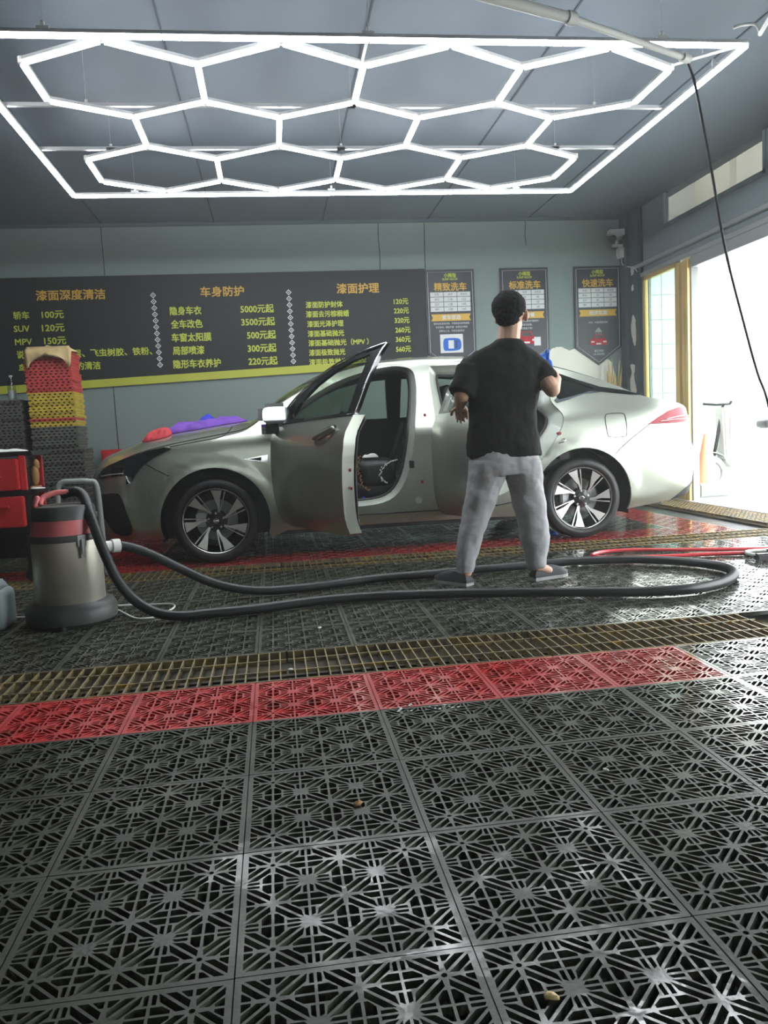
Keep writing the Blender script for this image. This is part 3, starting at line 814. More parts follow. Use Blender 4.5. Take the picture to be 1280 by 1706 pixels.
tl = [(3.265,.838),(3.35,.885),(3.45,.93),(3.56,.955),(3.66,.955),(3.745,.93),(3.755,.845),(3.55,.838),(3.4,.836)]
for sd in (1, -1):
    t_ = panel('tail_lamp', tl, [], [M_tail, M_tail], car, off=.007, thick=.01, side=sd, grid=.04)
    if sd == 1:
        b = MB(); b.tube(line3([(3.42,.868),(3.55,.885),(3.70,.885)], .012), .004, 5); b.tube(line3([(3.36,.853),(3.5,.862),(3.70,.862)], .012), .003, 5); obj('lamp_bar', b, M_white, t_, True)
seams = [[(.155,.966),(.12,.925),(.052,.893),(-.103,.872),(-.282,.846)], [(3.28,.84),(3.12,.735),(2.986,.628)], [(-.473,.745),(-.38,.69),(-.302,.645)], [(.39,.20),(.385,.18),(.52,.27),(.9,.275),(1.6,.272),(2.3,.268)]]
for sp in seams[:3]:
    b = MB(); b.tube(line3(sp, .0012), .0032, 5); obj('shut_line', b, M_seam, car, True)
b = MB(); b.tube(line3([(2.935,.905),(2.94,.78),(2.965,.755),(3.06,.755),(3.085,.78),(3.085,.905),(3.06,.928),(2.965,.928)], .0012) + [], .0028, 5)
fp = smoothpoly([(2.928,.90),(2.932,.78),(2.955,.755),(3.06,.752),(3.085,.775),(3.088,.90),(3.062,.928),(2.955,.928)], 3)
b = MB(); b.tube([(XF+x, YC-Wd(x, z)-.0012, z) for x, z in fp], .0026, 5, closed=True); obj('fuel_flap_line', b, M_seam, car, True)
panel('rear_valance', [(3.45,.243),(3.70,.287),(3.78,.335),(3.80,.40),(3.74,.375),(3.6,.325)], [], [M_dark, M_dark], car, off=.005, thick=.006, grid=.04)
# rocker step line and door opening seals
b = MB(); b.tube(line3([(.50,.285),(1.0,.283),(1.6,.28),(2.0,.285),(2.2,.31)], .001), .005, 6); obj('sill_edge', b, M_seam, car, True)
for op, i1, i2 in ((front_open, .022, .035), (rear_open, .045, .10)):
    cx = sum(p[0] for p in op)/len(op); cz = sum(p[1] for p in op)/len(op)
    b = MB(); n_ = len(op)
    def shr(p, d):
        v = Vector((cx-p[0], cz-p[1])); v.normalize(); return (p[0]+v.x*d, p[1]+v.y*d)
    r0 = [(XF+p[0], YC-Wd(*p)+.0195, p[1]) for p in op]
    r1 = []
    for p in op:
        q = shr(p, i1); r1.append((XF+q[0], YC-Wd(*q)+.06, q[1]))
    r2 = []
    for p in op:
        q = shr(p, i2); r2.append((XF+q[0], YC-Wd(*q)+.11, q[1]))
    r3 = []
    for p in op:
        q = shr(p, i2+.004); r3.append((XF+q[0], YC-Wd(*q)+.20, q[1]))
    b.v = r0+r1+r2+r3
    for i in range(n_):
        j = (i+1) % n_; b.f.append((i, j, j+n_, i+n_)); b.mi.append(0); b.f.append((i+n_, j+n_, j+2*n_, i+2*n_)); b.mi.append(0); b.f.append((i+2*n_, j+2*n_, j+3*n_, i+3*n_)); b.mi.append(1)
    obj('door_jamb', b, [M_jamb, M_dark], car, True)
    b = MB(); b.tube([(x, y-.004, z) for x, y, z in r2], .011, 8, closed=True); obj('door_seal', b, M_dark, car, True)
# pressed steps, bolts and latches on the pillar
for (x, z) in ((1.555,.985),(1.50,.50),(1.54,.532),(1.505,.66)):
    b = MB(); w_ = YC-Wd(x, z); b.cyl((XF+x, w_+.003, z), (XF+x, w_-.007, z), .011, 12); b.cyl((XF+x, w_-.007, z), (XF+x, w_-.012, z), .006, 8)
    obj('pillar_bolt', b, M_steel if z in (.532, .66) else M_tail, car, 40)
b = MB(); b.cyl((XF+1.47, YC-Wd(1.47,.365)+.002, .365), (XF+1.47, YC-Wd(1.47,.365)-.004, .365), .026, 16); obj('hole_plug', b, M_jamb, car, 40)
b = MB(); x = 1.43; b.box(XF+x-.02, XF+x+.02, YC-.885, YC-.90, .60, .66); obj('latch_plate', b, M_dark, car, bevel=.004)
b = MB(); x, z = 2.555, .80; b.cyl((XF+x, YC-.86, z), (XF+x, YC-.905, z), .012, 12); obj('pillar_bolt', b, M_tail, car, 40)
b = MB(); b.tube([(XF+2.55, YC-.90, .73), (XF+2.57, YC-.93, .735), (XF+2.59, YC-.93, .75), (XF+2.585, YC-.90, .76)], .005, 6); obj('door_striker', b, M_steel, car, True)
# door hinges
# wheels
def wheel(cx, side):
    y0 = YC-side*.885
    def Y(h): return y0 + side*h      # h grows inwards
    t = MB()
    prof = [(.236,.010),(.245,.0),(.262,-.004),(.285,.002),(.298,.014),(.304,.03),(.305,.10),(.304,.17),(.296,.195),(.27,.205),(.236,.20)]
    t.lathe([(r, side*h) for r, h in prof], (cx+XF, y0, .303), 48, 'Y')
    ob_ = obj('tyre', t, M_rubber, car, 50)
    r = MB(); r.lathe([(r_, side*h) for r_, h in [(.236,.012),(.230,.008),(.222,.012),(.218,.04),(.205,.12),(.20,.20)]], (cx+XF, y0, .303), 48, 'Y'); ri = obj('rim', r, M_rimblk, ob_, 50)
    r = MB(); r.lathe([(r_, side*h) for r_, h in [(.2355,.009),(.2315,.005),(.2275,.009)]], (cx+XF, y0, .303), 48, 'Y'); obj('rim_edge', r, M_rim, ob_, 50)
    d = MB(); d.lathe([(.001, side*.10),(.15, side*.10),(.15, side*.12),(.001, side*.12)], (cx+XF, y0, .303), 32, 'Y'); obj('brake_disc', d, M_grey, ob_)
    d = MB(); d.box(cx+XF-.145, cx+XF-.07, min(Y(.07), Y(.13)), max(Y(.07), Y(.13)), .26, .36); obj('brake_caliper', d, M_alu, ob_, bevel=.01)
    if side > 0:
        rot0 = 98 if cx > 1 else 75
        for k in range(7):
            th = math.radians(rot0+k*360/7)
            def pt(rr, a, h): return (cx+XF+rr*math.cos(th+a), Y(h), .303+rr*math.sin(th+a))
            # wide machined blade
            A = [(.222,.02),(.222,.36),(.150,.26),(.105,.10),(.062,.02),(.066,-.16),(.11,-.04),(.16,.03)]
            s_ = MB(); n_ = len(A); f0 = [pt(rr, a, .012+.10*(.222-rr)) for rr, a in A]; b0 = [pt(rr, a, .045+.10*(.222-rr)) for rr, a in A]
            s_.v = f0+b0; s_.f = [tuple(range(n_)), tuple(range(2*n_-1, n_-1, -1))]+[(i, i+n_, (i+1) % n_+n_, (i+1) % n_) for i in range(n_)]; s_.mi = [0, 1]+[1]*n_
            obj('spoke', s_, [M_rim, M_rimblk], ob_)
            B = [(.224,-.06),(.224,-.105),(.15,-.135),(.066,-.22),(.064,-.12),(.15,-.095)]
            s_ = MB(); n_ = len(B); f0 = [pt(rr, a, .012+.10*(.222-rr)) for rr, a in B]; b0 = [pt(rr, a, .045+.10*(.222-rr)) for rr, a in B]
            s_.v = f0+b0; s_.f = [tuple(range(n_)), tuple(range(2*n_-1, n_-1, -1))]+[(i, i+n_, (i+1) % n_+n_, (i+1) % n_) for i in range(n_)]; s_.mi = [0, 1]+[1]*n_
            obj('spoke', s_, [M_rim, M_rimblk], ob_)
        h = MB(); h.lathe([(.001,.028),(.030,.028),(.034,.032),(.07,.034),(.078,.05),(.078,.08)], (cx+XF, y0, .303), 32, 'Y'); hb = obj('hub', h, M_rimblk, ob_, 40)
        e = MB()
        ring_ = [(cx+XF+.019*math.cos(a*PI/12), y0+.025, .303+.014*math.sin(a*PI/12)) for a in range(24)]
        e.tube(ring_, .0022, 5, closed=True); e.tube([(cx+XF-.016, y0+.025, .303), (cx+XF+.016, y0+.025, .303)], .0022, 5); obj('emblem', e, M_rim, hb)
        for k in range(5):
            a = k*2*PI/5+PI/2; n2 = MB(); n2.cyl((cx+XF+.055*math.cos(a), y0+.026, .303+.055*math.sin(a)), (cx+XF+.055*math.cos(a), y0+.05, .303+.055*math.sin(a)), .008, 6); obj('lug_nut', n2, M_steel, hb)
for cx in (0, 2.73): wheel(cx, 1); wheel(cx, -1)
for cx in (0, 2.73):
    for sd in (1, -1):
        l = MB()
        ps = arcp(cx, .30, .40, -20, 200, 20); n_ = len(ps)
        v0_ = [(XF+x, YC-sd*.84, z) for x, z in ps]; v1_ = [(XF+x, YC-sd*.55, z) for x, z in ps]
        l.add(v0_+v1_, [(i, i+1, i+1+n_, i+n_) for i in range(n_-1)]); l.add(v1_, [tuple(range(n_))])
        obj('wheel_liner', l, M_dark, car)
b = MB(); b.box(XF+.42, XF+2.31, YC-.80, YC+.80, .17, .24); b.box(XF-.75, XF+3.55, YC-.50, YC+.50, .18, .26); obj('floor_pan', b, M_dark, car)
b = MB(); b.box(XF+.30, XF+.42, YC-.78, YC+.78, .24, .88); obj('bulkhead', b, M_dark, car)
b = MB(); b.box(XF+2.30, XF+2.62, YC-.76, YC+.76, .24, .60); b.box(XF+2.60, XF+2.68, YC-.76, YC+.76, .5, 1.0); b.box(XF+2.6, XF+3.2, YC-.72, YC+.72, .96, 1.0); obj('bulkhead', b, M_dark, car)
# cabin
b = MB(); rbox(b, XF+.40, XF+.82, YC-.76, YC+.76, .62, .965, .07); obj('dashboard', b, M_dark, car, True)
b = MB(); b.tube([(XF+1.0+.045*math.sin(a*PI/12), YC+.36+.18*math.cos(a*PI/12)*1.0, .88+.18*math.sin(a*PI/12)) for a in range(24)], .014, 8, closed=True); b.tube([(XF+.80, YC+.36, .84), (XF+.99, YC+.36, .88)], .03, 10); b.box(XF+.97, XF+1.0, YC+.20, YC+.52, .865, .895); obj('steering_wheel', b, M_dark, car, True)
b = MB(); rbox(b, XF+.8, XF+1.7, YC-.11, YC+.11, .24, .56, .04); obj('centre_console', b, M_dark, car, True)
for sy in (1, -1):
    yc = YC-sy*.37
    r15 = Matrix.Rotation(math.radians(20), 3, 'Y')
    b = MB(); rbox(b, XF+1.02, XF+1.56, yc-.25, yc+.25, .34, .52, .07); st = obj('front_seat', b, M_seat, car, True)
    b = MB(); rbox(b, XF+1.46, XF+1.60, yc-.24, yc+.24, .44, 1.08, .065, r15, (XF+1.5, yc, .46)); rbox(b, XF+1.42, XF+1.53, yc-.26, yc-.18, .50, .98, .035, r15, (XF+1.5, yc, .46)); rbox(b, XF+1.42, XF+1.53, yc+.18, yc+.26, .50, .98, .035, r15, (XF+1.5, yc, .46)); obj('backrest', b, M_seat, st, True)
    b = MB(); rbox(b, XF+1.50, XF+1.60, yc-.14, yc+.14, 1.10, 1.28, .045, r15, (XF+1.5, yc, .46)); obj('headrest', b, M_seat, st, True)
b = MB(); rbox(b, XF+2.05, XF+2.55, YC-.66, YC+.66, .34, .56, .07); rs_ = obj('rear_seat', b, M_seat, car, True)
b = MB(); rbox(b, XF+2.50, XF+2.64, YC-.66, YC+.66, .46, 1.06, .06, Matrix.Rotation(math.radians(14), 3, 'Y'), (XF+2.55, YC, .5)); obj('backrest', b, M_seat, rs_, True)
# beaded edge of the seat cover
for pth, cnt in (([(1.08,.70),(1.06,.62),(1.07,.54),(1.10,.47),(1.14,.44)], 34), ([(1.36,.66),(1.27,.63),(1.23,.57),(1.235,.52),(1.27,.49)], 30)):
    bb = MB(); q = spline([(XF+x+.0, YC-.64, z) for x, z in pth], 9)
    for k, p in enumerate(q):
        bb.ellipsoid((p.x+rnd.uniform(-.012,.012), p.y+rnd.uniform(-.01,.01), p.z), (.006,.006,.006), nu=6, nv=4)
    bm2 = obj('seat_cover_beads', bb, M_tan2 if cnt == 34 else M_white, car)
b = MB(); rbox(b, XF+1.05, XF+1.36, YC-.635, YC-.40, .44, .68, .08); obj('seat_cover', b, M_seat, car, True)

# open doors
FXF = rotated(.43, 67.5)
def Wdoor(xc, z): return Wd(xc, z, False)-.03*max(0, (.42-z)/.17)**2
fd = [(.405,.955),(.412,.76),(.43,.6),(.46,.42),(.49,.275),(.60,.248),(1.45,.252),(1.505,.27),(1.535,.55),(1.565,.80),(1.575,.985),(1.0,.972)]
door = panel('front_door', fd, [], [M_paint, M_dark], car, thick=.08, xf=FXF, grid=.05, wfun=Wdoor)
ff = [(.405,.957),(.50,1.062),(.61,1.148),(.78,1.238),(1.0,1.322),(1.25,1.372),(1.45,1.395),(1.572,1.405),(1.577,.987),(1.0,.974)]
fw = [(.62,.995),(.69,1.10),(.85,1.205),(1.05,1.285),(1.25,1.333),(1.455,1.355),(1.475,1.005),(1.0,.99)]
fr_ = panel('window_frame', ff, [fw], [M_gloss, M_dark], door, off=-.004, thick=.03, xf=FXF, grid=.05)
panel('window_pane', fw, [], [M_doorglass, M_doorglass], door, off=-.016, xf=FXF, grid=.1)
b = MB(); b.tube(line3([(.42,.978),(.50,1.068),(.61,1.153),(.78,1.243),(1.0,1.327),(1.25,1.377),(1.45,1.400),(1.575,1.410)], .001, xf=FXF), .006, 6); b.tube(line3([(1.578,1.408),(1.578,1.2),(1.578,.99)], -.0, xf=FXF), .004, 6); obj('frame_trim', b, M_chrome, door, True)
b = MB(); b.tube(line3([(.42,.962),(1.0,.978),(1.57,.99)], .003, xf=FXF), .006, 6); obj('belt_strip', b, M_gloss, door, True)
# handle
hb_ = MB(); bowl = [(1.30+.13*math.cos(a*PI/12), .872+.052*math.sin(a*PI/12)+.035*math.cos(a*PI/12)) for a in range(24)]
panel('handle_recess', bowl, [], [M_chrome, M_chrome], door, off=.002, thick=.003, xf=FXF, grid=.03)
b = MB(); b.tube(line3([(1.20,.80),(1.26,.818),(1.36,.838),(1.43,.856)], .028, xf=FXF), [.010]*1+[.014]*14+[.010], 8) if False else b.tube(line3([(1.19,.857),(1.22,.868),(1.30,.89),(1.38,.91),(1.41,.918)], .020, xf=FXF), .013, 8); obj('door_handle', b, M_paint, door, True)
# inner edge details of the door
b = MB()
for z in (.55, .66, .80):
    x, y = FXF(1.545, Wd(1.545, z)-.05); b.cyl((XF+x, YC-y, z), (XF+x+.012, YC-y-.004, z), .010, 8)
obj('door_bolt', b, M_tail, door, 40)
b = MB(); q = line3([(1.48,.30),(1.51,.55),(1.54,.80),(1.548,.97)], -.088, xf=FXF); b.tube([(x+.012, y, z) for x, y, z in q], .012, 8); obj('door_seal', b, M_dark, door, True)
# mirror on the front door
mm = MB(); MO = .885
def MP(x, y, z): a, c_ = FXF(x, y); return Vector((XF+a, YC-c_, z))
bmh = bmesh.new(); bmesh.ops.create_cube(bmh, size=1); bmesh.ops.bevel(bmh, geom=bmh.edges[:], offset=.22, segments=4, affect='EDGES')
vs = [MP(.53+v.co.x*(.17 if v.co.x < 0 else .06)-.20*v.co.y*.23, MO+v.co.y*.23*(.62 if v.co.x < 0 else 1), 1.032+v.co.z*(.160-.03*v.co.y)*(.7 if v.co.x < 0 else 1)+v.co.y*.01) for v in bmh.verts]; bmh.verts.index_update()
mm.add(vs, [tuple(v.index for v in f.verts) for f in bmh.faces]); bmh.free()
mm.add([MP(.50+a, .86+.10*k, zz-.0*k) for k in (0, 1) for a in (-.03, .05) for zz in (.90, .97)], [(0,1,3,2),(4,6,7,5),(0,2,6,4),(1,5,7,3),(0,4,5,1),(2,3,7,6)])
mir = obj('mirror', mm, M_gloss, door, 40)
mg = MB(); ps = [MP(.5645-.20*.093*(abs(math.cos(a))**.5*(1 if math.cos(a) > 0 else -1)), MO+.093*(abs(math.cos(a))**.5*(1 if math.cos(a) > 0 else -1)), 1.030+.058*(abs(math.sin(a))**.5*(1 if math.sin(a) > 0 else -1))) for a in [k*PI/14 for k in range(28)]]
mg.v = [tuple(p) for p in ps]; mg.f = [tuple(range(28))]; mg.mi = [0]; obj('mirror_glass', mg, M_mirror, mir)
# rear door
RXF = rotated(1.60, 70)
rd = [(1.59,.985),(1.585,.75),(1.585,.5),(1.59,.27),(1.65,.25),(2.00,.252),(2.07,.27),(2.16,.36),(2.30,.475),(2.42,.58),(2.52,.70),(2.60,.83),(2.635,.93),(2.60,1.0),(2.55,1.035),(2.1,1.005)]
rdoor = panel('rear_door', rd, [], [M_paint, M_dark], car, thick=.095, xf=RXF, grid=.05, wfun=Wdoor)
rf = [(1.59,.988),(1.60,1.40),(1.75,1.405),(1.95,1.398),(2.25,1.368),(2.45,1.315),(2.60,1.255),(2.585,1.10),(2.55,1.037),(2.1,1.008)]
rw = [(1.64,1.005),(1.645,1.355),(1.75,1.36),(1.95,1.355),(2.25,1.325),(2.43,1.275),(2.52,1.22),(2.50,1.05),(2.1,1.022)]
panel('window_frame', rf, [rw], [M_gloss, M_dark], rdoor, off=-.004, thick=.03, xf=RXF, grid=.05)
panel('window_pane', rw, [], [M_doorglass, M_doorglass], rdoor, off=-.016, xf=RXF, grid=.1)
b = MB(); b.tube(line3([(2.33,.845),(2.40,.86),(2.48,.875)], .026, xf=RXF), .012, 8); obj('door_handle', b, M_paint, rdoor, True)

# cloths lying on the hood and in the cabin
def cloth(name, x0, x1, y0, y1, hfun, amp, m_, seed, label, cat='cloth', thick=.006, nx_=26, ny_=20, shape=None):
    b = MB(); r = Vector((seed*7.3, seed*1.7, 0)); N = (nx_+1)*(ny_+1)
    up = []
    for i in range(nx_+1):
        for j in range(ny_+1):
            u = i/nx_*2-1; v = j/ny_*2-1
            uu = u*math.sqrt(max(0, 1-v*v*.42)); vv = v*math.sqrt(max(0, 1-u*u*.42))
            x = (x0+x1)/2+uu*(x1-x0)/2; y = (y0+y1)/2+vv*(y1-y0)/2
            x += .03*noise.noise(Vector((x*6, y*6, seed))); y += .03*noise.noise(Vector((y*6, x*6, seed+5)))
            e = 1-max(abs(u), abs(v))**4
            nn = abs(noise.noise(Vector((x*9, y*5, seed*3.1))))*1.2+.5*abs(noise.noise(Vector((x*20, y*14, seed))))
            z = hfun(x, y)+.004+amp*e*(.45+nn)*(shape(u, v) if shape else 1)
            up.append((x, y, z))
    b.v = up+[(x, y, max(hfun(x, y)+.0015, z-thick-.6*amp)) for x, y, z in up]
    for i in range(nx_):
        for j in range(ny_):
            a = i*(ny_+1)+j; b.f.append((a, a+ny_+1, a+ny_+2, a+1)); b.f.append((a+N, a+1+N, a+ny_+2+N, a+ny_+1+N))
    for i in range(nx_):
        for j in (0, ny_):
            a = i*(ny_+1)+j; q = (a, a+N, a+ny_+1+N, a+ny_+1); b.f.append(q if j else q[::-1])
    for j in range(ny_):
        for i in (0, nx_):
            a = i*(ny_+1)+j; q = (a, a+1, a+1+N, a+N); b.f.append(q if i else q[::-1])
    b.mi = [0]*len(b.f)
    o = obj(name, b, m_, None, True); tag(o, label, cat); return o
def hoodz(x, y):
    xc = x-XF; w = Wd(xc, rail(xc), False); return top(xc, (YC-y)/w)[2]+.004
cloth('cleaning_cloth', -.86, -.20, 6.15, 6.66, hoodz, .05, M_purple, 2, 'crumpled purple cloth lying along the car hood')
cloth('cleaning_cloth', -.97, -.74, 6.08, 6.40, hoodz, .05, M_redc, 4, 'crumpled red cloth on the front edge of the hood')
cloth('cleaning_cloth', -.74, -.42, 6.76, 7.12, hoodz, .05, M_blue2, 5, 'bunched blue cloth behind the purple one on the hood', shape=lambda u, v: .4+.9*(1-u*u)*(1-v*v))
cloth('cleaning_cloth', .58, .86, 5.95, 6.15, lambda x, y: .245, .12, M_blue2, 6, 'blue cloth on the cabin floor inside the open front door')
cloth('tissue', .68, .78, 6.06, 6.15, lambda x, y: .685, .03, M_white, 8, 'white tissue on the covered front seat', 'tissue', nx_=10, ny_=8)

# ================================================================= WALL SIGN AND POSTERS
FONT = None
def text(s, x0, x1, zc, h, m_, parent, y, bold=.028, name='lettering', axis='X'):
    cu = D.curves.new('t', 'FONT'); cu.body = s; cu.size = 1; cu.extrude = 0; cu.resolution_u = 2
    o = D.objects.new('t', cu); C.objects.link(o)
    me = D.meshes.new_from_object(o.evaluated_get(bpy.context.evaluated_depsgraph_get())); D.objects.remove(o)
    if not len(me.vertices): return None
    xs = [v.co.x for v in me.vertices]; ys = [v.co.y for v in me.vertices]
    a0, a1, b0, b1 = min(xs), max(xs), min(ys), max(ys)
    for v in me.vertices:
        v.co = Vector((x0+(v.co.x-a0)/(a1-a0)*(x1-x0), y, zc+((v.co.y-b0)/(b1-b0)-.5)*h))
    if bold > .02:
        bm = bmesh.new(); bm.from_mesh(me); k = h*.045; src = bm.faces[:]
        for i_, (dx, dz) in enumerate(((k, 0), (0, k), (k, k))):
            r_ = bmesh.ops.duplicate(bm, geom=src); bmesh.ops.translate(bm, vec=(dx, -.0004*(i_+1), dz), verts=[e for e in r_['geom'] if isinstance(e, bmesh.types.BMVert)])
        bm.to_mesh(me); bm.free()
    me.materials.clear(); me.materials.append(m_); me.name = name
    return link(name, me, parent)
SIGN = [('漆面深度清洁', -2.44, -1.719, 2.519, 0.108, 0), ('轿车', -2.692, -2.529, 2.315, 0.082, 1), ('100元', -2.398, -2.173, 2.314, 0.08, 1), ('SUV', -2.699, -2.538, 2.174, 0.064, 1), ('120元', -2.408, -2.176, 2.173, 0.08, 1), ('MPV', -2.699, -2.525, 2.033, 0.064, 1), ('150元', -2.397, -2.171, 2.035, 0.08, 1), ('说明：去除氧化', -2.693, -2.13, 1.898, 0.083, 1), ('层、飞虫树胶、铁粉、', -2.106, -1.269, 1.891, 0.084, 1), ('鸟粪等不易清除', -2.687, -2.092, 1.755, 0.084, 1), ('的清洁', -2.08, -1.832, 1.755, 0.084, 1), ('车身防护', -0.7, -0.225, 2.513, 0.108, 0), ('隐身车衣', -1.044, -0.705, 2.315, 0.091, 1), ('全车改色', -1.042, -0.702, 2.171, 0.091, 1), ('车窗太阳膜', -1.046, -0.616, 2.025, 0.092, 1), ('局部喷漆', -1.044, -0.703, 1.882, 0.092, 1), ('隐形车衣养护', -1.048, -0.532, 1.734, 0.092, 1), ('5000元起', -0.274, 0.092, 2.315, 0.092, 1), ('3500元起', -0.274, 0.096, 2.173, 0.092, 1), ('500元起', -0.22, 0.097, 2.026, 0.093, 1), ('300元起', -0.222, 0.095, 1.88, 0.093, 1), ('220元起', -0.223, 0.099, 1.736, 0.093, 1), ('漆面护理', 0.815, 1.296, 2.51, 0.11, 0), ('漆面防护封体', 0.457, 0.872, 2.34, 0.07, 1), ('漆面去污棕榈蜡', 0.453, 0.938, 2.236, 0.07, 1), ('漆面光泽护理', 0.46, 0.87, 2.127, 0.07, 1), ('漆面基础抛光', 0.461, 0.871, 2.019, 0.07, 1), ('漆面基础抛光（MPV ）', 0.462, 1.148, 1.914, 0.071, 1), ('漆面极致抛光', 0.462, 0.873, 1.807, 0.071, 1), ('漆面极致抛光（MPV ）', 0.459, 1.151, 1.701, 0.071, 1), ('120元', 1.462, 1.629, 2.35, 0.064, 1), ('220元', 1.46, 1.631, 2.245, 0.064, 1), ('320元', 1.462, 1.633, 2.137, 0.064, 1), ('260元', 1.465, 1.639, 2.028, 0.064, 1), ('360元', 1.465, 1.637, 1.922, 0.065, 1), ('560元', 1.463, 1.636, 1.811, 0.065, 1)]
sign = thing('price_board', 'long black wall board with yellow Chinese price list and yellow bottom band', 'sign', (-.6, 9.28, 2.1))
b = MB(); zb = lambda x: 1.51+(x+2.1)*.03
b.prism([(-3.5,2.715),(1.835,2.712),(1.835,zb(1.835)+.0),(-3.5,zb(-3.5))], 9.264, 9.288, 'XZ'); obj('board', b, M_black, sign)
b = MB(); b.prism([(-3.5,zb(-3.5)),(1.83,zb(1.83)),(1.83,zb(1.83)+.085),(-3.5,zb(-3.5)+.085)], 9.2605, 9.2639, 'XZ'); obj('bottom_band', b, M_yb, sign)
for t, x0, x1, zc, h, c_ in SIGN: text(t, x0, x1, zc, h, M_yt if c_ else M_gt, sign, 9.258)
for (xa, za, xb, zb_) in ((-1.211, 2.493, -1.191, 1.736), (.273, 2.487, .281, 1.72)):
    for k in range(12):
        x = xa+(xb-xa)*k/11; z = za+(zb_-za)*k/11; b = MB()
        for (ri, ro) in ((.020, .033), (.0, .009)):
            o4 = [(x+ro*sx, z+ro*sz) for sx, sz in ((1,0),(0,1),(-1,0),(0,-1))]
            if ri: 
                i4 = [(x+ri*sx, z+ri*sz) for sx, sz in ((1,0),(0,1),(-1,0),(0,-1))]
                for q in range(4):
                    r_ = (q+1) % 4; b.add([(o4[q][0],9.259,o4[q][1]),(o4[r_][0],9.259,o4[r_][1]),(i4[r_][0],9.259,i4[r_][1]),(i4[q][0],9.259,i4[q][1])], [(0,1,2,3)])
            else: b.add([(p[0], 9.259, p[1]) for p in o4], [(0,1,2,3)])
        obj('diamond_mark', b, M_wt, sign)
def flat(poly, y, m_, parent, name):
    b = MB(); b.add([(x, y, z) for x, z in poly], [tuple(range(len(poly)))]); return obj(name, b, m_, parent)
def rect(x0, x1, z0, z1): return [(x0, z0), (x1, z0), (x1, z1), (x0, z1)]
def poster(xL, title, rows, banner, desc, label):
    p = thing('wash_poster', label, 'poster', (xL+.29, 9.28, 2.1), 'pennant posters for the wash packages')
    y = 9.275; W_ = .575
    out = [(0,2.70),(W_,2.70),(W_,1.748),(W_/2,1.543),(0,1.748)]
    b = MB(); b.prism([(xL+x, z) for x, z in out], y, y+.02, 'XZ'); obj('panel', b, M_poster, p)
    inn = [(.025,2.672),(W_-.025,2.672),(W_-.025,1.765),(W_/2,1.577),(.025,1.765)]
    b = MB(); b.tube([(xL+x, y-.002, z) for x, z in inn], .003, 4, closed=True); obj('border_line', b, M_wt, p)
    cx = xL+W_/2
    text('小拇指', cx-.07, cx+.07, 2.632, .05, M_yt, p, y-.003)
    text('SUNF NOOF', cx-.09, cx+.09, 2.589, .024, M_yt, p, y-.003)
    text(title, cx-.19, cx+.19, 2.503, .092, M_gt, p, y-.003, .04)
    tx0, tx1, tz1, tz0 = xL+.045, xL+.525, 2.448, 2.222
    cw = (tx1-tx0)/3; ch = (tz1-tz0)/4
    for r in range(4):
        for c_ in range(3):
            flat(rect(tx0+c_*cw+.003, tx0+(c_+1)*cw-.003, tz1-(r+1)*ch+.003, tz1-r*ch-.003), y-.002, M_wt, p, 'table_cell')
            s = rows[r][c_]; w_ = .026*len(s)*(1 if ord(s[0]) > 200 else .6)
            text(s, tx0+(c_+.5)*cw-w_/2, tx0+(c_+.5)*cw+w_/2, tz1-(r+.5)*ch, .028, M_dt, p, y-.004, .01)
    bx0, bx1, bz0, bz1 = xL+.05, xL+.52, 2.118, 2.196; bm2 = (bz0+bz1)/2
    flat([(bx0, bz0), (bx1, bz0), (bx1-.02, bm2), (bx1, bz1), (bx0, bz1), (bx0+.02, bm2)], y-.002, M_gt, p, 'ribbon')
    text(banner, cx-.11, cx+.11, bm2, .05, M_wt, p, y-.004)
    for k, s in enumerate(desc): 
        w_ = .0235*len(s); text(s, cx-w_/2, cx+w_/2, 2.088-.042*k, .026, M_wt, p, y-.003, .01)
    return p, cx, y
p1, cx, y = poster(1.845, '精致洗车', [('车型','会员','非会员'),('轿车','118','125'),('SUV','128','145'),('MPV','138','165')], '爱车首选', ['精车轻松清洗内饰、环保味道去除除细菌', '科学清洗、精致护理！轮毂泥沙铁粉', '去除与上光、外观全面清洁！'], 'left pennant poster beside the price board with a blue car picture')
flat(rect(1.99, 2.26, 1.752, 1.965), y-.003, M_wt, p1, 'picture')
flat(smoothpoly([(2.03,1.79),(2.03,1.90),(2.08,1.92),(2.2,1.915),(2.235,1.88),(2.235,1.81),(2.2,1.78),(2.08,1.775)]), y-.005, M_blue, p1, 'car_picture')
flat(rect(2.085, 2.15, 1.80, 1.895), y-.007, M_wt, p1, 'car_roof'); flat(rect(2.17, 2.19, 1.80, 1.895), y-.007, M_dt, p1, 'car_window')
p2, cx, y = poster(2.735, '标准洗车', [('车型','会员','非会员'),('轿车','30','40'),('SUV','40','50'),('MPV','45','60')], '标准套餐', ['内饰吸尘、外观精洗打蜡养护、', '轮毂清洗轮胎、', '保养美丽不停！'], 'middle pennant poster partly behind the head of the man')
def front_car(cx, cz, s, body, parent, y):
    flat([(cx-.5*s, cz-.18*s), (cx+.5*s, cz-.18*s), (cx+.48*s, cz+.08*s), (cx+.32*s, cz+.16*s), (cx+.22*s, cz+.38*s), (cx-.22*s, cz+.38*s), (cx-.32*s, cz+.16*s), (cx-.48*s, cz+.08*s)], y-.003, body, parent, 'car_picture')
    flat([(cx-.26*s, cz+.16*s), (cx+.26*s, cz+.16*s), (cx+.19*s, cz+.34*s), (cx-.19*s, cz+.34*s)], y-.005, M_dt, parent, 'car_window')
    for sx in (-1, 1): flat(rect(cx+sx*.34*s-.09*s, cx+sx*.34*s+.09*s, cz-.05*s, cz+.03*s), y-.005, M_wt, parent, 'car_lamp')
    flat(rect(cx-.14*s, cx+.14*s, cz-.15*s, cz-.08*s), y-.005, M_wt, parent, 'car_plate')
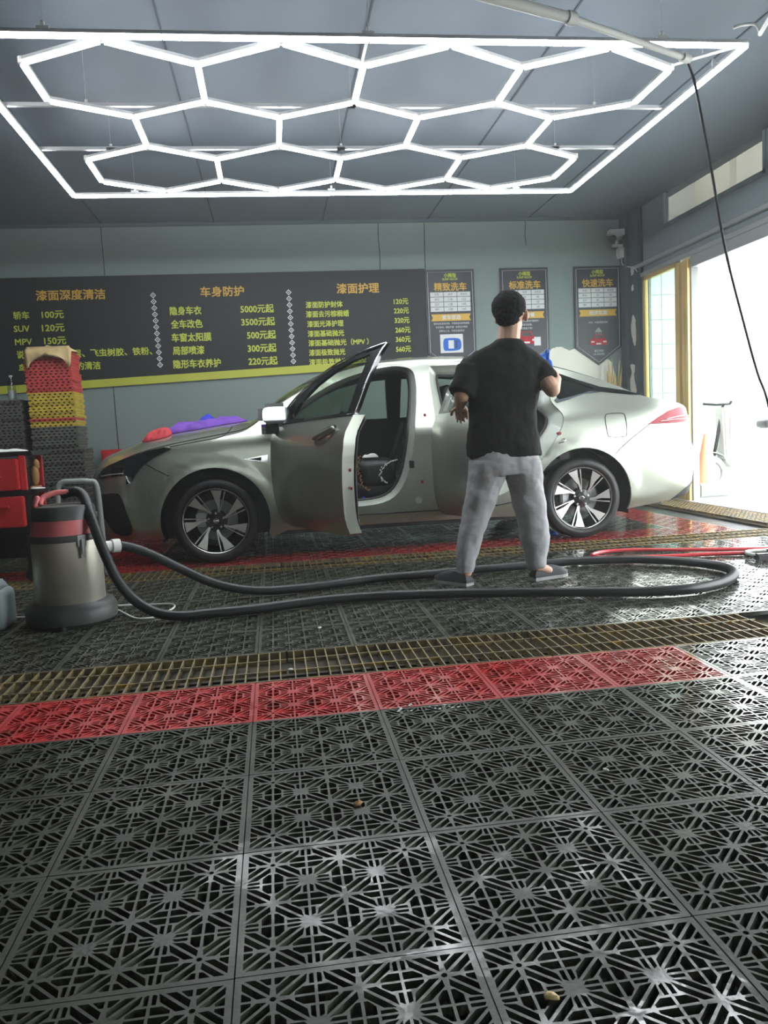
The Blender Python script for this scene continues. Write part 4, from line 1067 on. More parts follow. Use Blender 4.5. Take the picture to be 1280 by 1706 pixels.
front_car(3.03, 1.87, .26, M_redc, p2, y); flat(rect(3.12, 3.2, 1.80, 1.90), y-.0035, M_wt, p2, 'picture')
p3, cx, y = poster(3.63, '快速洗车', [('车型','会员','非会员'),('轿车','25','30'),('SUV','30','35'),('MPV','40','50')], '经济实惠', ['', '内饰、外观的简易清洗'], 'right pennant poster near the corner with a red car picture')
front_car(cx, 1.82, .22, M_redc, p3, y)
flat(smoothpoly([(cx-.04,1.935),(cx+.04,1.935),(cx+.02,1.965),(cx,1.985),(cx-.02,1.965)]), y-.003, M_grey, p3, 'shower_head')
for k in range(9): flat(rect(cx-.03+.03*(k % 3)-.003, cx-.03+.03*(k % 3)+.003, 1.925-.012*(k//3), 1.93-.012*(k//3)), y-.003, M_wt, p3, 'water_drop')
text('施工时间', cx-.055, cx+.055, 1.71, .03, M_wt, p3, y-.003, .01); text('(15-20分钟)', cx-.07, cx+.07, 1.67, .03, M_wt, p3, y-.003, .01)

# security camera
sc_ = thing('security_camera', 'white bullet security camera with junction box high in the corner', 'camera', (4.15, 9.2, 2.95))
b = MB(); b.cyl((4.17, 9.22, 3.03), (4.03, 9.06, 2.965), .045, 16); b.prism([(4.10,3.00),(4.20,3.02),(4.20,3.09),(4.02,3.08),(4.0,3.03)], 9.12, 9.19, 'XZ'); obj('housing', b, M_white, sc_, 40)
b = MB(); b.cyl((4.035, 9.065, 2.967), (4.015, 9.045, 2.955), .042, 16); obj('lens', b, M_gloss, sc_, 40)
b = MB(); b.box(4.08, 4.24, 9.2, 9.24, 2.90, 2.93); b.cyl((4.12, 9.2, 2.9), (4.14, 9.18, 3.0), .012, 8); obj('arm', b, M_white, sc_)
b = MB(); b.box(4.15, 4.235, 9.17, 9.255, 2.77, 2.89); obj('junction_box', b, M_white, sc_, bevel=.006)
b = MB(); b.tube(spline([(4.16,9.16,2.89),(4.12,9.15,2.86),(4.11,9.15,2.80),(4.13,9.16,2.76),(4.17,9.17,2.77)],5), .006, 6); b.tube(spline([(4.19,9.2,2.77),(4.2,9.2,2.70),(4.24,9.15,2.66),(4.25,9.0,2.62),(4.24,8.9,2.55)],5), .006, 6); obj('cable', b, M_white, sc_, True)
# dried reeds in a floor vase
vs_ = thing('dried_reed_bunch', 'bunch of dried yellow reeds standing in the back corner', 'dried plant', (4.02, 9.1, -.045))
b = MB(); b.lathe([(.08,0),(.11,.2),(.10,.6),(.06,.9),(.07,1.0),(.055,1.0),(.05,.9)], (4.02,9.1,-.045), 20); obj('vase', b, M_grey, vs_, True)
b = MB()
for k in range(26):
    a = rnd.uniform(-.09, .10); q = rnd.uniform(-.05, .05); top_ = 1.45+rnd.uniform(-.15, .17)
    b.tube(spline([(4.02+a*.2, 9.1+q*.2, .9), (4.02+a*.6, 9.1+q*.5, 1.2), (4.02+a, 9.1+q, top_)], 3), [.004]*4+[.009,.007,.002], 4)
o = obj('reed', b, M_reed, vs_); o['kind'] = 'stuff'

# ================================================================= PERSON
SH = 4.42
person = MB()
HC = Vector((1.352, 4.42, 1.492))
person.ellipsoid(HC+Vector((0,.0,.025)), (.082,.100,.098))
person.ellipsoid(HC+Vector((.015,.03,-.045)), (.060,.072,.070))         # jaw
person.capsule((1.325, 4.40, 1.30), (1.345, 4.41, 1.42), .067, .062)
fr_v0 = Vector((.87, -.49, 0))
for s_ in (-1, 1): person.ellipsoid(HC+fr_v0*.083*s_+Vector((.005, .0, -.012)), (.012,.022,.034), Matrix.Rotation(.25*s_, 3, 'Z'))
fdv = Vector((.42, .907, -.12)).normalized(); fr_v = Vector((.907, -.42, 0))
fc = HC+Vector((.02, .03, -.01))
person.capsule(fc+fdv*.075+Vector((0,0,.015)), fc+fdv*.105+Vector((0,0,-.022)), .010, .014)          # nose
person.ellipsoid(fc+fdv*.082+Vector((0,0,-.052)), (.022,.014,.008))     # lips
person.ellipsoid(fc+fdv*.072+Vector((0,0,-.085)), (.026,.022,.018))     # chin
for s_ in (-1, 1): person.ellipsoid(fc+fdv*.072+fr_v*.03*s_+Vector((0,0,.022)), (.018,.012,.008))
person.capsule((1.23, 4.41, 1.0), (1.25, 4.41, 1.17), .08, .08); person.capsule((1.35, 4.41, 1.0), (1.37, 4.41, 1.17), .08, .08); person.capsule((1.29, 4.41, .78), (1.29, 4.41, 1.0), .11, .10); person.capsule((1.14,4.405,1.19),(1.47,4.41,1.19),.05,.05); person.capsule((1.31,4.41,1.15),(1.32,4.405,1.30),.07,.062)
# left arm: forearm forward, hand bent to the right
LS, LE, LH = Vector((1.115, 4.40, 1.20)), Vector((1.045, 4.36, 1.06)), Vector((1.075, 4.54, 1.00))
RS, RE, RH = Vector((1.495, 4.42, 1.19)), Vector((1.545, 4.31, 1.065)), Vector((1.60, 4.39, 1.125))
def arm(S_, E_, H_, fdir, up, curl, hr=1):
    person.capsule(S_, E_, .058, .044); person.capsule(E_, H_, .045, .028)
    f = fdir.normalized(); u = up.normalized(); sd = f.cross(u).normalized()
    pc = H_+f*.05
    for q in (-.027, -.009, .009, .027): person.capsule(H_+sd*q*.6, pc+sd*q+f*.012, .015, .013, 8)
    Ls = (.078, .088, .083, .066)
    for q, L in zip((-.031, -.0105, .0105, .031), Ls):
        p = pc+sd*q+f*.015; d = f
        for seg, (fr2, rr) in enumerate(((.42, .0092), (.32, .0085), (.26, .0078))):
            d = (Matrix.Rotation(curl*(1+.3*seg), 3, sd) @ d).normalized(); e = p+d*L*fr2
            person.capsule(p, e, rr, rr*.93, 8); p = e
    t0 = H_+f*.015-sd*.022*hr; d = (f*.7-sd*.75*hr+u*-.2).normalized(); t1 = t0+d*.042; t2 = t1+(f*.9-sd*.2*hr-u*.35).normalized()*.034
    person.capsule(t0, t1, .0125, .0105, 8); person.capsule(t1, t2, .0105, .0085, 8)
arm(LS, LE, LH, Vector((.25,.8,-.25)), Vector((0,.3,1)), -.45, 1)
arm(RS, RE, RH, Vector((-.05,.55,.75)), Vector((.6,-.6,.5)), -.75, -1)
# legs inside the trousers down to the ankles
person.capsule((1.20,4.40,.72),(1.105,4.37,.40),.08,.055); person.capsule((1.105,4.37,.40),(1.022,4.345,.07),.05,.036)
person.capsule((1.37,4.40,.72),(1.425,4.36,.40),.08,.055); person.capsule((1.425,4.36,.40),(1.437,4.34,.07),.05,.036)
person.capsule((1.022,4.345,.07),(.985,4.39,.045),.034,.03); person.capsule((1.437,4.34,.07),(1.50,4.345,.045),.034,.03)
man = obj('person', person, M_skin, None, True); remesh(man, .0048, 3)
tag(man, 'person in black t-shirt and grey sweatpants, back turned, wiping the open car door', 'person')
# hair
b = MB(); hc = HC+Vector((-.012,-.014,.040))
b.ellipsoid(hc, (.094,.110,.092)); b.ellipsoid(HC+Vector((-.026,-.040,-.012)), (.072,.066,.064)); 
hair = obj('hair', b, M_hair, man, True); hair.matrix_parent_inverse = Matrix.Identity(4)
remesh(hair, .005, 1, (.012, .016))
# t-shirt
def loft(mb, rings, n=28):
    N = len(rings); vs = []
    for (c, a, bb, tilt) in rings:
        c = Vector(c)
        for k in range(n):
            t = 2*PI*k/n; ca, sa = math.cos(t), math.sin(t)
            x = a*abs(ca)**.85*(1 if ca >= 0 else -1); yv = bb*abs(sa)**.85*(1 if sa >= 0 else -1)
            vs.append(c+Vector((x*math.cos(tilt), yv, x*math.sin(tilt))))
    fs = [(i*n+k, i*n+(k+1) % n, (i+1)*n+(k+1) % n, (i+1)*n+k) for i in range(N-1) for k in range(n)]
    fs.append(tuple(range(n-1, -1, -1))); fs.append(tuple(range((N-1)*n, N*n))); mb.add(vs, fs)
b = MB()
loft(b, [((1.287,4.41,.705),.212,.145,-.02),((1.285,4.41,.76),.210,.148,-.02),((1.285,4.41,.85),.196,.145,-.02),((1.288,4.41,.95),.193,.140,0),((1.295,4.41,1.05),.200,.135,0),((1.303,4.41,1.13),.212,.135,0),((1.308,4.41,1.20),.225,.130,-.03),((1.312,4.41,1.245),.215,.118,-.05),((1.318,4.41,1.28),.180,.102,-.05),((1.322,4.405,1.312),.125,.092,-.05),((1.326,4.40,1.342),.084,.084,0),((1.328,4.40,1.352),.076,.078,0)])
b.capsule(LS+Vector((.02,0,.0)), LS+(LE-LS)*.35, .078, .080); b.tube([LS+(LE-LS)*.1+Vector((.0,0,.01)), LS+(LE-LS)*1.0+Vector((-.004,0,0))], [.076,.078], 18)
b.capsule(RS+Vector((-.02,0,.0)), RS+(RE-RS)*.3, .078, .078); b.tube([RS+(RE-RS)*.1, RS+(RE-RS)*.62], [.076,.072], 18)
shirt = obj('t_shirt', b, M_cloth, man, True); shirt.matrix_parent_inverse = Matrix.Identity(4); remesh(shirt, .0085, 3, (.020, .10))
# trousers
b = MB()
loft(b, [((1.288,4.41,.80),.190,.13,0),((1.288,4.41,.72),.197,.142,-.02),((1.288,4.405,.66),.200,.148,-.02),((1.285,4.40,.61),.198,.138,-.02)])
def leg(pts): 
    loft(b, [((x, y, z), a, c_, 0) for x, y, z, a, c_ in pts], 22)
leg([(1.192,4.40,.68,.105,.13),(1.175,4.40,.58,.103,.12),(1.145,4.39,.50,.092,.105),(1.112,4.38,.40,.083,.09),(1.075,4.37,.30,.074,.082),(1.045,4.36,.20,.062,.07),(1.026,4.35,.13,.052,.06),(1.021,4.345,.085,.049,.056),(1.02,4.345,.066,.045,.052)])
leg([(1.385,4.40,.68,.102,.13),(1.392,4.40,.58,.104,.12),(1.405,4.385,.50,.097,.105),(1.418,4.37,.40,.088,.092),(1.427,4.36,.30,.080,.085),(1.433,4.35,.20,.072,.075),(1.437,4.345,.13,.064,.068),(1.437,4.34,.09,.060,.062),(1.437,4.34,.068,.054,.056)])
tr_ = obj('trousers', b, M_trouser, man, True); tr_.matrix_parent_inverse = Matrix.Identity(4); remesh(tr_, .0085, 3, (.030, .13))
def shoe(heel, toe):
    h = Vector(heel); t = Vector(toe); d = (t-h); L = d.length; d.normalize(); s = Vector((-d.y, d.x, 0))
    def outline(k, sc): 
        prof = [(0,.030),(.04,.035),(.10,.036),(.16,.038),(.21,.044),(.245,.040),(.270,.026),(.282,.008)]
        f = L/.282
        pts = [h+d*(a*f)+s*w*sc for a, w in prof]+[h+d*(a*f)-s*w*sc for a, w in prof[::-1]]
        return pts
    up = MB(); lv = [(0.014,1.0,0,1),(.035,.98,0,1),(.055,.80,.0,.8),(.075,.72,0,.45)]
    rings = []
    for z, sc, _, ln in lv:
        o_ = outline(0, sc); c0 = h+d*.07
        rings.append([Vector((c0.x+(p.x-c0.x)*ln, c0.y+(p.y-c0.y)*ln, z)) for p in o_])
    n = len(rings[0]); up.v = [v for r in rings for v in r]
    up.f = [(i*n+k, i*n+(k+1) % n, (i+1)*n+(k+1) % n, (i+1)*n+k) for i in range(3) for k in range(n)]+[tuple(range(n)), tuple(range(3*n, 4*n))]; up.mi = [0]*len(up.f)
    o = obj('shoe', up, M_shoe, man, 60); o.matrix_parent_inverse = Matrix.Identity(4)
    so = MB(); r0 = outline(0, 1.07); so.v = [Vector((p.x, p.y, .0005)) for p in r0]+[Vector((p.x, p.y, .018)) for p in r0]
    so.f = [tuple(range(n)), tuple(range(n, 2*n))]+[(k, (k+1) % n, (k+1) % n+n, k+n) for k in range(n)]; so.mi = [0]*len(so.f)
    obj('sole', so, M_sole, o)
shoe((1.035, 4.30, 0), (.885, 4.51, 0)); shoe((1.40, 4.315, 0), (1.63, 4.40, 0))
# cloth in the right hand
def hang(name, pts, wid, m_, label, seed):
    b = MB(); P = spline(pts, 6); n = 9; vs = []
    for i, p in enumerate(P):
        w = interp(i/(len(P)-1), wid)
        for k in range(n):
            u = k/(n-1)*2-1; vs.append(p+Vector((u*w*.8, u*w*.6+.012*math.sin(u*6+seed), .012*math.sin(u*5+i*.5))))
    fs = [(i*n+k, i*n+k+1, (i+1)*n+k+1, (i+1)*n+k) for i in range(len(P)-1) for k in range(n-1)]
    b.add(vs, fs); o = obj(name, b, m_, None, True); sd = o.modifiers.new('thick', 'SOLIDIFY'); sd.thickness = .006
    tag(o, label, 'cloth'); return o
hang('microfiber_cloth', [(1.615,4.52,1.175),(1.605,4.53,1.21),(1.59,4.53,1.25),(1.605,4.54,1.295)], [(0,.03),(.5,.06),(1,.022)], M_blue, 'bright blue microfiber cloth sticking up from the right fist', 1)
hang('microfiber_cloth', [(1.52,4.60,1.16),(1.515,4.58,1.11),(1.505,4.57,1.05),(1.50,4.56,.99)], [(0,.02),(.5,.04),(1,.02)], M_blue2, 'darker blue cloth hanging below the right forearm', 3)

# ================================================================= VACUUM AND HOSES
VX, VY = -1.062, 4.175
vac = thing('vacuum_cleaner', 'stainless steel drum vacuum cleaner with black lid and red band', 'vacuum', (VX, VY, 0))
b = MB(); b.lathe([(.001,.0),(.195,.0),(.218,.02),(.22,.075),(.205,.105),(.185,.115),(.001,.115)], (VX,VY,0), 40); obj('base', b, M_vacblk, vac, 40)
b = MB(); b.lathe([(.001,.09),(.160,.09),(.168,.10),(.166,.425),(.001,.425)], (VX,VY,0), 48); dm = obj('drum', b, M_vacsteel, vac, 50)
b = MB(); b.lathe([(.001,.42),(.172,.42),(.175,.43),(.168,.452),(.001,.452)], (VX,VY,0), 48); obj('rim', b, M_vacblk, vac, 50)
b = MB(); b.lathe([(.001,.452),(.163,.452),(.152,.525),(.001,.525)], (VX,VY,0), 48); obj('red_band', b, M_vacred, vac, 50)
b = MB(); b.lathe([(.001,.525),(.156,.525),(.150,.575),(.140,.592),(.10,.598),(.001,.598)], (VX,VY,0), 48); obj('lid', b, M_vacblk, vac, 40)
b = MB(); b.tube(spline([(VX-.09,VY-.06,.60),(VX-.085,VY-.03,.635),(VX-.03,VY,.655),(VX+.03,VY+.02,.655)],6), .014, 10); obj('handle', b, M_vacred, vac, True)
b = MB(); b.capsule((VX-.115,VY-.06,.60), (VX-.105,VY-.05,.635), .016, .014); obj('switch', b, M_vacred, vac, True)
for a in (-52, 128):
    t = math.radians(a); cxx, cyy = VX+.165*math.cos(t), VY+.165*math.sin(t); rz = Matrix.Rotation(t, 3, 'Z')
    b = MB()
    for (x0, x1, y0, y1, z0, z1) in ((-.004,.012,-.022,.022,.395,.45),(.0,.018,-.013,.013,.34,.405),(.01,.024,-.008,.008,.36,.43)):
        b.box(x0, x1, y0, y1, z0, z1)
    b.v = [tuple(rz @ Vector(v)+Vector((cxx, cyy, 0))) for v in b.v]; obj('clasp', b, M_grey, vac, bevel=.002)
b = MB(); b.cyl((VX+.10,VY+.09,.355), (VX+.215,VY+.155,.352), .030, 16); b.cyl((VX+.19,VY+.14,.353), (VX+.225,VY+.16,.352), .036, 16); obj('hose_port', b, M_white, vac, 40)
for a in (30, 150, 270):
    t = math.radians(a); b = MB(); b.cyl((VX+.20*math.cos(t), VY+.20*math.sin(t), -.0), (VX+.20*math.cos(t), VY+.20*math.sin(t), .03), .02, 10); obj('caster', b, M_dark, vac)
H1 = [(VX-.01,VY+.03,.640),(-1.00,4.20,.655),(-.955,4.17,.625),(-.92,4.10,.55),(-.88,4.05,.44),(-.84,4.02,.33),(-.79,4.0,.215),(-.72,3.99,.12),(-.62,3.97,.055),(-.50,3.96,.03),(-.36,3.97,.03),(-.16,3.985,.03),(.08,4.05,.03),(.27,4.08,.03),(.52,4.07,.03),(.89,3.99,.03),(1.23,3.88,.03),(1.56,3.76,.03),(1.77,3.69,.03),(1.99,3.67,.03),(2.19,3.74,.03),(2.35,3.88,.03),(2.44,4.04,.03),(2.44,4.22,.03),(2.34,4.40,.03),(2.13,4.57,.03),(1.86,4.65,.03),(1.64,4.665,.03),(1.36,4.64,.03),(1.1,4.62,.03),(.8,4.59,.03),(.55,4.58,.03),(.3,4.51,.03),(.1,4.455,.03),(-.1,4.43,.035),(-.26,4.43,.06),(-.40,4.43,.11),(-.54,4.42,.19),(-.67,4.39,.275),(-.76,4.36,.325),(VX+.225,VY+.16,.352)]
q = spline(H1, 40); 
# resample evenly and add the ribs of the corrugated hose
dist = [0]
for a, c_ in zip(q, q[1:]): dist.append(dist[-1]+(c_-a).length)
tot = dist[-1]; step = .0055; n = int(tot/step); pts = []; rs = []; j = 0
for k in range(n+1):
    s_ = k*step
    while j < len(dist)-2 and dist[j+1] < s_: j += 1
    t = (s_-dist[j])/max(1e-6, dist[j+1]-dist[j]); pts.append(q[j].lerp(q[j+1], min(1, t))); rs.append(.0265 if k % 2 else .0235)
b = MB(); b.tube(pts, rs, 12); hs = obj('vacuum_hose', b, M_hose, None, True)
tag(hs, 'long black corrugated vacuum hose looping over the floor from the vacuum to the man', 'hose')
rh = thing('pressure_hose', 'red pressure hose doubled on the floor at right', 'hose', (2.6, 4.8, 0))
RHp = [(3.3,4.62,.014),(3.0,4.72,.014),(2.6,4.88,.014),(2.35,5.0,.014),(2.15,5.03,.014),(2.02,4.95,.014),(2.0,4.86,.014),(2.08,4.77,.014),(2.17,4.74,.014),(2.39,4.69,.014),(2.64,4.66,.014),(2.88,4.60,.014)]
b = MB(); b.tube(spline(RHp, 10), .0125, 10); obj('hose', b, M_redhose, rh, True)
b = MB(); b.cyl((2.87,4.602,.014), (2.93,4.585,.02), .018, 12); obj('coupling', b, M_alu, rh, 40)
gn = thing('spray_gun', 'black spray gun with pale trigger guard lying at the right edge of the floor', 'spray gun', (2.95, 4.42, 0))
b = MB(); b.box(2.80, 2.99, 4.36, 4.41, .001, .045); b.box(2.93, 3.04, 4.38, 4.50, .001, .05); obj('body', b, M_blkmetal, gn, bevel=.01)
b = MB(); b.tube(spline([(2.83,4.40,.03),(2.82,4.5,.03),(2.88,4.57,.03),(3.0,4.56,.03)],6), .011, 8); obj('guard', b, M_white, gn, True)
cp = [(-.93,4.36,.03),(-.85,4.28,.012),(-.76,4.12,.008),(-.71,4.07,.008),(-.65,4.08,.008),(-.61,4.16,.008),(-.575,4.30,.008),(-.61,4.39,.008),(-.74,4.42,.008),(-.89,4.42,.015)]
b = MB(); b.tube(spline(cp, 8), .0055, 6); tag(obj('power_cable', b, M_white, None, True), 'thin white cable loop on the floor beside the vacuum base', 'cable')
b = MB(); b.tube(spline([(-2.0,4.45,.006),(-1.6,4.38,.006),(-1.43,4.36,.006),(-1.33,4.34,.006),(-1.27,4.33,.01)], 6), .004, 6); tag(obj('power_cable', b, M_white, None, True), 'thin pale cable running to the left edge of the picture', 'cable')
# jerrycan
jg = thing('jerrycan', 'cloudy grey plastic jerrycan cut off by the left edge', 'jerrycan', (-1.45, 4.15, 0))
b = MB(); rbox(b, -1.58, -1.345, 4.05, 4.25, .0, .20, .035); b.v = [tuple(v) for v in b.v]
b.prism([(-1.57,.18),(-1.36,.18),(-1.40,.235),(-1.53,.24)], 4.07, 4.23, 'XZ'); obj('body', b, M_haze2 if 'M_haze2' in globals() else M_grey, jg, True)
b = MB(); b.cyl((-1.53,4.15,.22), (-1.53,4.15,.27), .025, 14); obj('cap', b, M_dark, jg, 40)

# ================================================================= TOOL CART
ct = thing('tool_cart', 'red and black workshop trolley at the left edge', 'trolley', (-1.85, 5.75, 0))
b = MB(); b.box(-2.25,-1.58,5.55,5.98,.835,.865); obj('top_tray', b, M_blkmetal, ct, bevel=.006)
b = MB(); b.box(-2.25,-1.665,5.50,5.56,.615,.82); d1 = obj('drawer', b, M_cart, ct, bevel=.006)
b = MB(); b.box(-1.86,-1.76,5.47,5.50,.70,.715); obj('drawer_handle', b, M_cart, d1, bevel=.004)
b = MB(); b.box(-2.25,-1.64,5.47,5.53,.375,.575); d2 = obj('drawer', b, M_cart, ct, bevel=.006)
b = MB(); b.box(-1.98,-1.72,5.44,5.47,.505,.52); obj('drawer_handle', b, M_cart, d2, bevel=.004)
b = MB(); b.box(-2.25,-1.62,5.54,5.98,.575,.612); obj('shelf', b, M_blkmetal, ct, bevel=.004)
b = MB(); b.box(-2.25,-1.62,5.54,5.98,.33,.372); obj('shelf', b, M_blkmetal, ct, bevel=.004)
for (x, y) in ((-1.645,5.56),(-1.645,5.95),(-2.24,5.56),(-2.24,5.95)):
    b = MB(); b.box(x-.018, x+.018, y-.018, y+.018, .612, .84); obj('post', b, M_cart, ct, bevel=.003)
    b = MB(); b.box(x-.018, x+.018, y-.018, y+.018, .10, .575); obj('post', b, M_cart if y > 5.7 else M_blkmetal, ct, bevel=.003)
    b = MB(); b.lathe([(.001,-.015),(.042,-.015),(.045,-.01),(.045,.01),(.042,.015),(.001,.015)], (x, y, .046), 18, 'Y'); b.box(x-.02, x+.02, y-.02, y+.02, .07, .11); obj('caster', b, M_blkmetal, ct, 40)
b = MB(); b.box(-2.25,-1.55,5.9,5.95,.12,.33); obj('lower_panel', b, M_blkmetal, ct)
bk = thing('brush', 'brown bristled brush standing on the cart shelf', 'brush', (-1.61, 5.7, .612))
b = MB(); b.box(-1.64,-1.58,5.66,5.72,.6125,.63); obj('block', b, M_tan2, bk)
b = MB(); b.ellipsoid((-1.61,5.69,.70),(.028,.028,.072)); b.ellipsoid((-1.60,5.70,.77),(.022,.024,.04)); o = obj('bristles', b, M_tan2, bk, True)
cloth('paper_sheet', -2.05, -1.63, 5.58, 5.80, lambda x, y: .866, .018, M_white, 9, 'crumpled white paper lying on top of the cart', 'paper', .002)
cloth('paper_sheet', -1.63, -1.53, 5.56, 5.66, lambda x, y: .613, .008, M_white, 10, 'white paper scrap beside the brush on the cart shelf', 'paper', .002, 10, 8)
cloth('cleaning_cloth', 1.92, 2.20, 6.02, 6.20, lambda x, y: .001, .035, M_blue, 14, 'light blue cloth on the floor under the car beside the rear wheel')
# metal step stool
st = thing('step_stool', 'grey metal step stool behind the vacuum', 'stool', (-1.33, 5.7, 0))
b = MB(); b.tube(spline([(-1.47,5.62,.0),(-1.465,5.62,.35),(-1.455,5.62,.58),(-1.425,5.62,.642),(-1.36,5.62,.648),(-1.25,5.62,.642),(-1.20,5.62,.60),(-1.19,5.62,.3),(-1.19,5.62,.0)],5), .019, 10); obj('frame', b, M_grey, st, True)
b = MB(); b.box(-1.45,-1.21,5.60,5.78,.40,.425); obj('step', b, M_grey, st, bevel=.004)
b = MB(); b.box(-1.45,-1.21,5.62,5.80,.20,.225); obj('step', b, M_grey, st, bevel=.004)
# low red cabinet at the wall behind the nose of the car
rc = thing('metal_cabinet', 'low red metal cabinet at the back wall behind the car nose', 'cabinet', (-1.55, 9.0, -.045))
b = MB(); b.box(-1.83,-1.25,8.9,9.25,-.044,.83); obj('body', b, M_cart, rc, bevel=.008)
b = MB(); b.box(-1.80,-1.28,8.885,8.9,.45,.80); obj('door', b, M_cart, rc, bevel=.003)
# ================================================================= STACKED TILES
SW = .385
def stacked(shift):
  sb = MB()
  sb.box(0, SW, 0, SW, .014, .0245)
  for k in range(9):
      a = .004+shift+k*(SW-.008-.034)/8
      for (x0, x1, y0, y1) in ((a, a+.024, .002, .014), (a, a+.024, SW-.014, SW-.002), (.002, .014, a, a+.024), (SW-.014, SW-.002, a, a+.024)):
          sb.box(x0, x1, y0, y1, 0, .014)
  sb.box(.03, SW-.03, .03, SW-.03, .001, .0138, 1)  # black core added to paint the darkness inside the side holes
  sb.box(.002, SW-.002, .0015, .006, .0, .003); sb.box(.002, SW-.002, SW-.006, SW-.0015, .0, .003); sb.box(SW-.006, SW-.0015, .002, SW-.002, 0, .003)
  return sb
sme = {}
for nm, mm in (('r', M_redtile_old), ('y', M_yeltile_old), ('g', M_greytile_old)): sme[nm] = [stacked(sh).mesh('stacked_tile', [mm, M_seam]) for sh in (0, .0195)]
def stack(x, y, z, seq, label, group, rot=0, jit=.006):
    for ti, ch in enumerate(seq):
        o = D.objects.new('stacked_tile', sme[ch][ti % 2]); C.objects.link(o)
        o.location = (x+rnd.uniform(-jit, jit), y+rnd.uniform(-jit, jit), z); o.rotation_euler = (0, 0, rot+rnd.uniform(-.012, .012))
        tag(o, label[ch], 'floor tile', group[ch]); z += .0246
    return z
LB = {'r': 'red plastic grid tile in the tall stack under the tan cloth', 'y': 'yellow plastic grid tile in the middle of the tall stack', 'g': 'dark grey plastic grid tile in the tall stack below the yellow ones'}
GB = {'r': 'red tiles of the tall stack', 'y': 'yellow tiles of the tall stack', 'g': 'grey tiles of the tall stack'}
z = stack(-1.99, 7.15, -.045, 'g'*37, {'g': 'dark grey plastic grid tile in the bottom stack behind the red cart'}, {'g': 'grey tiles of the bottom stack'}, .03)
z = stack(-2.07, 7.32, z, 'g'*8+'yyr'+'y'*9, LB, GB, .03)
z = stack(-2.08, 7.32, z, 'r'*14, LB, GB, .03)
cloth('chamois_cloth', -2.06, -1.66, 7.30, 7.62, lambda x, y: z+.0 if False else (z+.001), .05, M_tan, 12, 'tan chamois cloth draped over the red tile stack', 'cloth')
cb_ = MB(); r = 16; vs = []
for i in range(r+1):
    u = i/r*2-1; x = -1.865+u*.185
    for k, (dz, dy) in enumerate(((.0, .0), (.035, -.01), (.0, -.03), (-.05, -.045), (-.10+.085*(1-abs(u)**1.5), -.05))):
        vs.append((x+.012*math.sin(k*2+i), 7.31+dy-.004*math.sin(i*1.7), z+.01+dz-(.0 if k < 3 else .06*abs(u)**2)))
cb_.add(vs, [(i*5+k, i*5+k+1, (i+1)*5+k+1, (i+1)*5+k) for i in range(r) for k in range(4)])
o = obj('cloth_flap', cb_, M_tan, None, True); o.modifiers.new('t', 'SOLIDIFY').thickness = .008
o.parent = D.objects['chamois_cloth']
z2 = stack(-2.52, 7.35, -.045, 'g'*55, {'g': 'dark grey plastic grid tile in the stack under the bottle'}, {'g': 'grey tiles of the stack under the bottle'}, -.02)
bt = thing('water_bottle', 'clear plastic bottle with white contents on the left tile stack', 'bottle', (-2.25, 7.5, z2))
b = MB(); b.lathe([(.001,.001),(.034,.001),(.036,.01)]+[(.036-.003*(k % 2), .02+.011*k) for k in range(12)]+[(.03,.165),(.014,.19),(.013,.205)], (-2.25,7.5,z2), 20); obj('body', b, M_haze, bt, True)
b = MB(); b.lathe([(.001,.003),(.032,.003),(.033,.012),(.033,.09),(.001,.09)], (-2.25,7.5,z2), 20); obj('contents', b, M_white, bt, True)
b = MB(); b.cyl((-2.25,7.5,z2+.205), (-2.25,7.5,z2+.222), .015, 14); obj('cap', b, M_white, bt, 40)
# small litter on the floor
def bit(x, y, s, m_, label, nm='debris', cat='debris', zz=.0):
    b = MB(); b.ellipsoid((x, y, zz+s*.3), (s, s*.7, s*.35), Matrix.Rotation(x*7, 3, 'Z'), 8, 5)
    b.v = [(v[0]+rnd.uniform(-.2, .2)*s, v[1]+rnd.uniform(-.2, .2)*s, max(.0005, v[2]+rnd.uniform(-.1, .1)*s)) for v in b.v]
    tag(obj(nm, b, m_, None, True), label, cat)
bit(.155, 3.60, .012, M_white, 'white paper scrap on the black tiles before the middle drain grate', 'paper_scrap', 'scrap')
bit(.01, 2.98, .010, M_white, 'pale scrap caught on the middle drain grate', 'paper_scrap', 'scrap', .0005)
bit(.145, 1.82, .014, M_tan2, 'brown dried leaf bit on the near black tiles', 'leaf', 'leaf')
bit(.78, 1.86, .008, M_white, 'small white crumb on the near tiles at centre right', 'paper_scrap', 'scrap')
bit(1.26, 1.86, .008, M_grey, 'small grey crumb at the far right of the near tiles', 'paper_scrap', 'scrap')
bit(.37, 1.11, .012, M_reed, 'yellow leaf tip at the bottom edge of the picture', 'leaf', 'leaf')
cr = MB()
for k in range(26):
    x = .40+rnd.uniform(-.10, .13); y = 2.44+rnd.uniform(-.035, .035); s = rnd.uniform(.002, .006); cr.ellipsoid((x, y, s*.4), (s, s*.7, s*.4), None, 6, 4)
o = obj('crumbs', cr, M_white); o['kind'] = 'stuff'; tag(o, 'scatter of white crumbs at the front edge of the red tiles', 'crumbs')
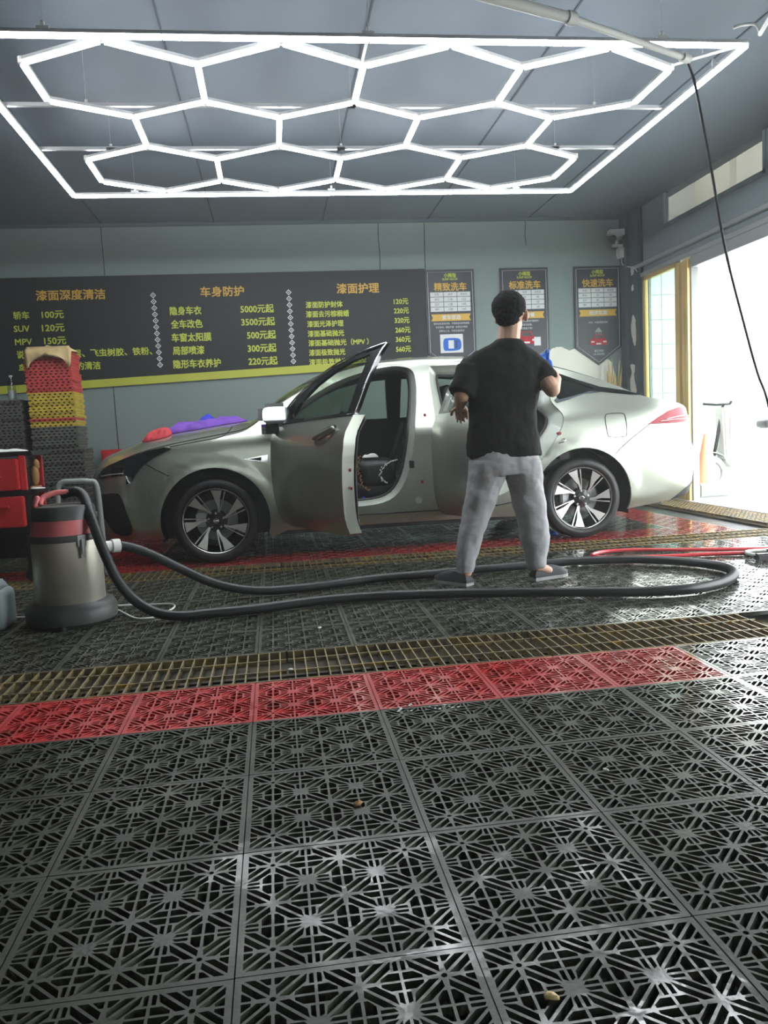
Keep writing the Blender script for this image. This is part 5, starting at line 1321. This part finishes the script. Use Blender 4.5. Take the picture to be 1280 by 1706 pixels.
# ================================================================= OUTSIDE THINGS
cn = thing('traffic_cone', 'orange traffic cone with dark base outside the door', 'cone', (4.75, 8.35, -.015))
b = MB(); b.box(4.57,4.93,8.17,8.53,-.014,.14); obj('base', b, M_grey, cn, bevel=.02)
b = MB(); b.lathe([(.13,.14),(.03,.66),(.02,.68),(.001,.68)], (4.75,8.35,0), 24); obj('body', b, M_orange, cn, 40)
sct = thing('motor_scooter', 'white motor scooter with a red shield paled for the outdoor glare parked outside the opening', 'scooter', (5.4, 8.9, -.015))
for x in (5.10, 6.25):
    b = MB(); b.lathe([(.13,-.04),(.20,-.045),(.215,0),(.20,.045),(.13,.04)], (x,8.9,.20), 28, 'Y', close=True); wl = obj('wheel', b, M_grey, sct, True)
    b = MB(); b.cyl((x,8.86,.20), (x,8.94,.20), .12, 20); obj('rim', b, M_alu, wl, 40)
    ps = arcp(x, .20, .25, 20, 165, 12); b = MB(); b.v = [(p[0], 8.83+.14*k, p[1]) for p in ps for k in (0, 1)]; b.f = [(2*i, 2*i+1, 2*i+3, 2*i+2) for i in range(12)]; b.mi = [0]*12
    fo = obj('fender', b, M_grey, sct, True); fo.modifiers.new('t', 'SOLIDIFY').thickness = .01
b = MB(); b.prism([(5.25,.35),(5.35,.25),(5.85,.22),(5.9,.5),(6.5,.55),(6.55,.65),(5.8,.72),(5.75,.35),(5.45,.35),(5.35,.95),(5.22,.97)], 8.80, 9.0, 'XZ'); obj('body', b, M_white, sct, bevel=.02)
b = MB(); b.box(5.30,5.42,8.78,8.80,.55,.85); obj('red_shield', b, M_pink, sct, bevel=.006)
b = MB(); rbox(b, 5.75,6.45,8.79,9.01,.70,.80,.04); obj('seat', b, M_dark, sct, True)
b = MB(); b.tube([(5.20,8.6,1.02),(5.28,8.75,1.0),(5.28,9.05,1.0),(5.20,9.2,1.02)], .016, 8); b.cyl((5.12,8.9,.2), (5.28,8.9,1.0), .02, 8); obj('handlebar', b, M_dark, sct, True)

# ---------------------------------------------------------------- added scatter volume standing in for veiling glare of the lens
b = MB(); b.box(-4.70, 30, -2.60, 30, -.11, 8)
hm = D.materials.new('glare_veil'); hm.use_nodes = True; nt = hm.node_tree; nt.nodes.clear()
o_ = nt.nodes.new('ShaderNodeOutputMaterial'); v_ = nt.nodes.new('ShaderNodeVolumeScatter'); v_.inputs['Density'].default_value = .0065; v_.inputs['Anisotropy'].default_value = .5
nt.links.new(v_.outputs[0], o_.inputs['Volume'])
hz = obj('glare_veil', b, hm); hz['kind'] = 'stuff'
try: sc.cycles.volume_bounces = 0
except Exception: pass
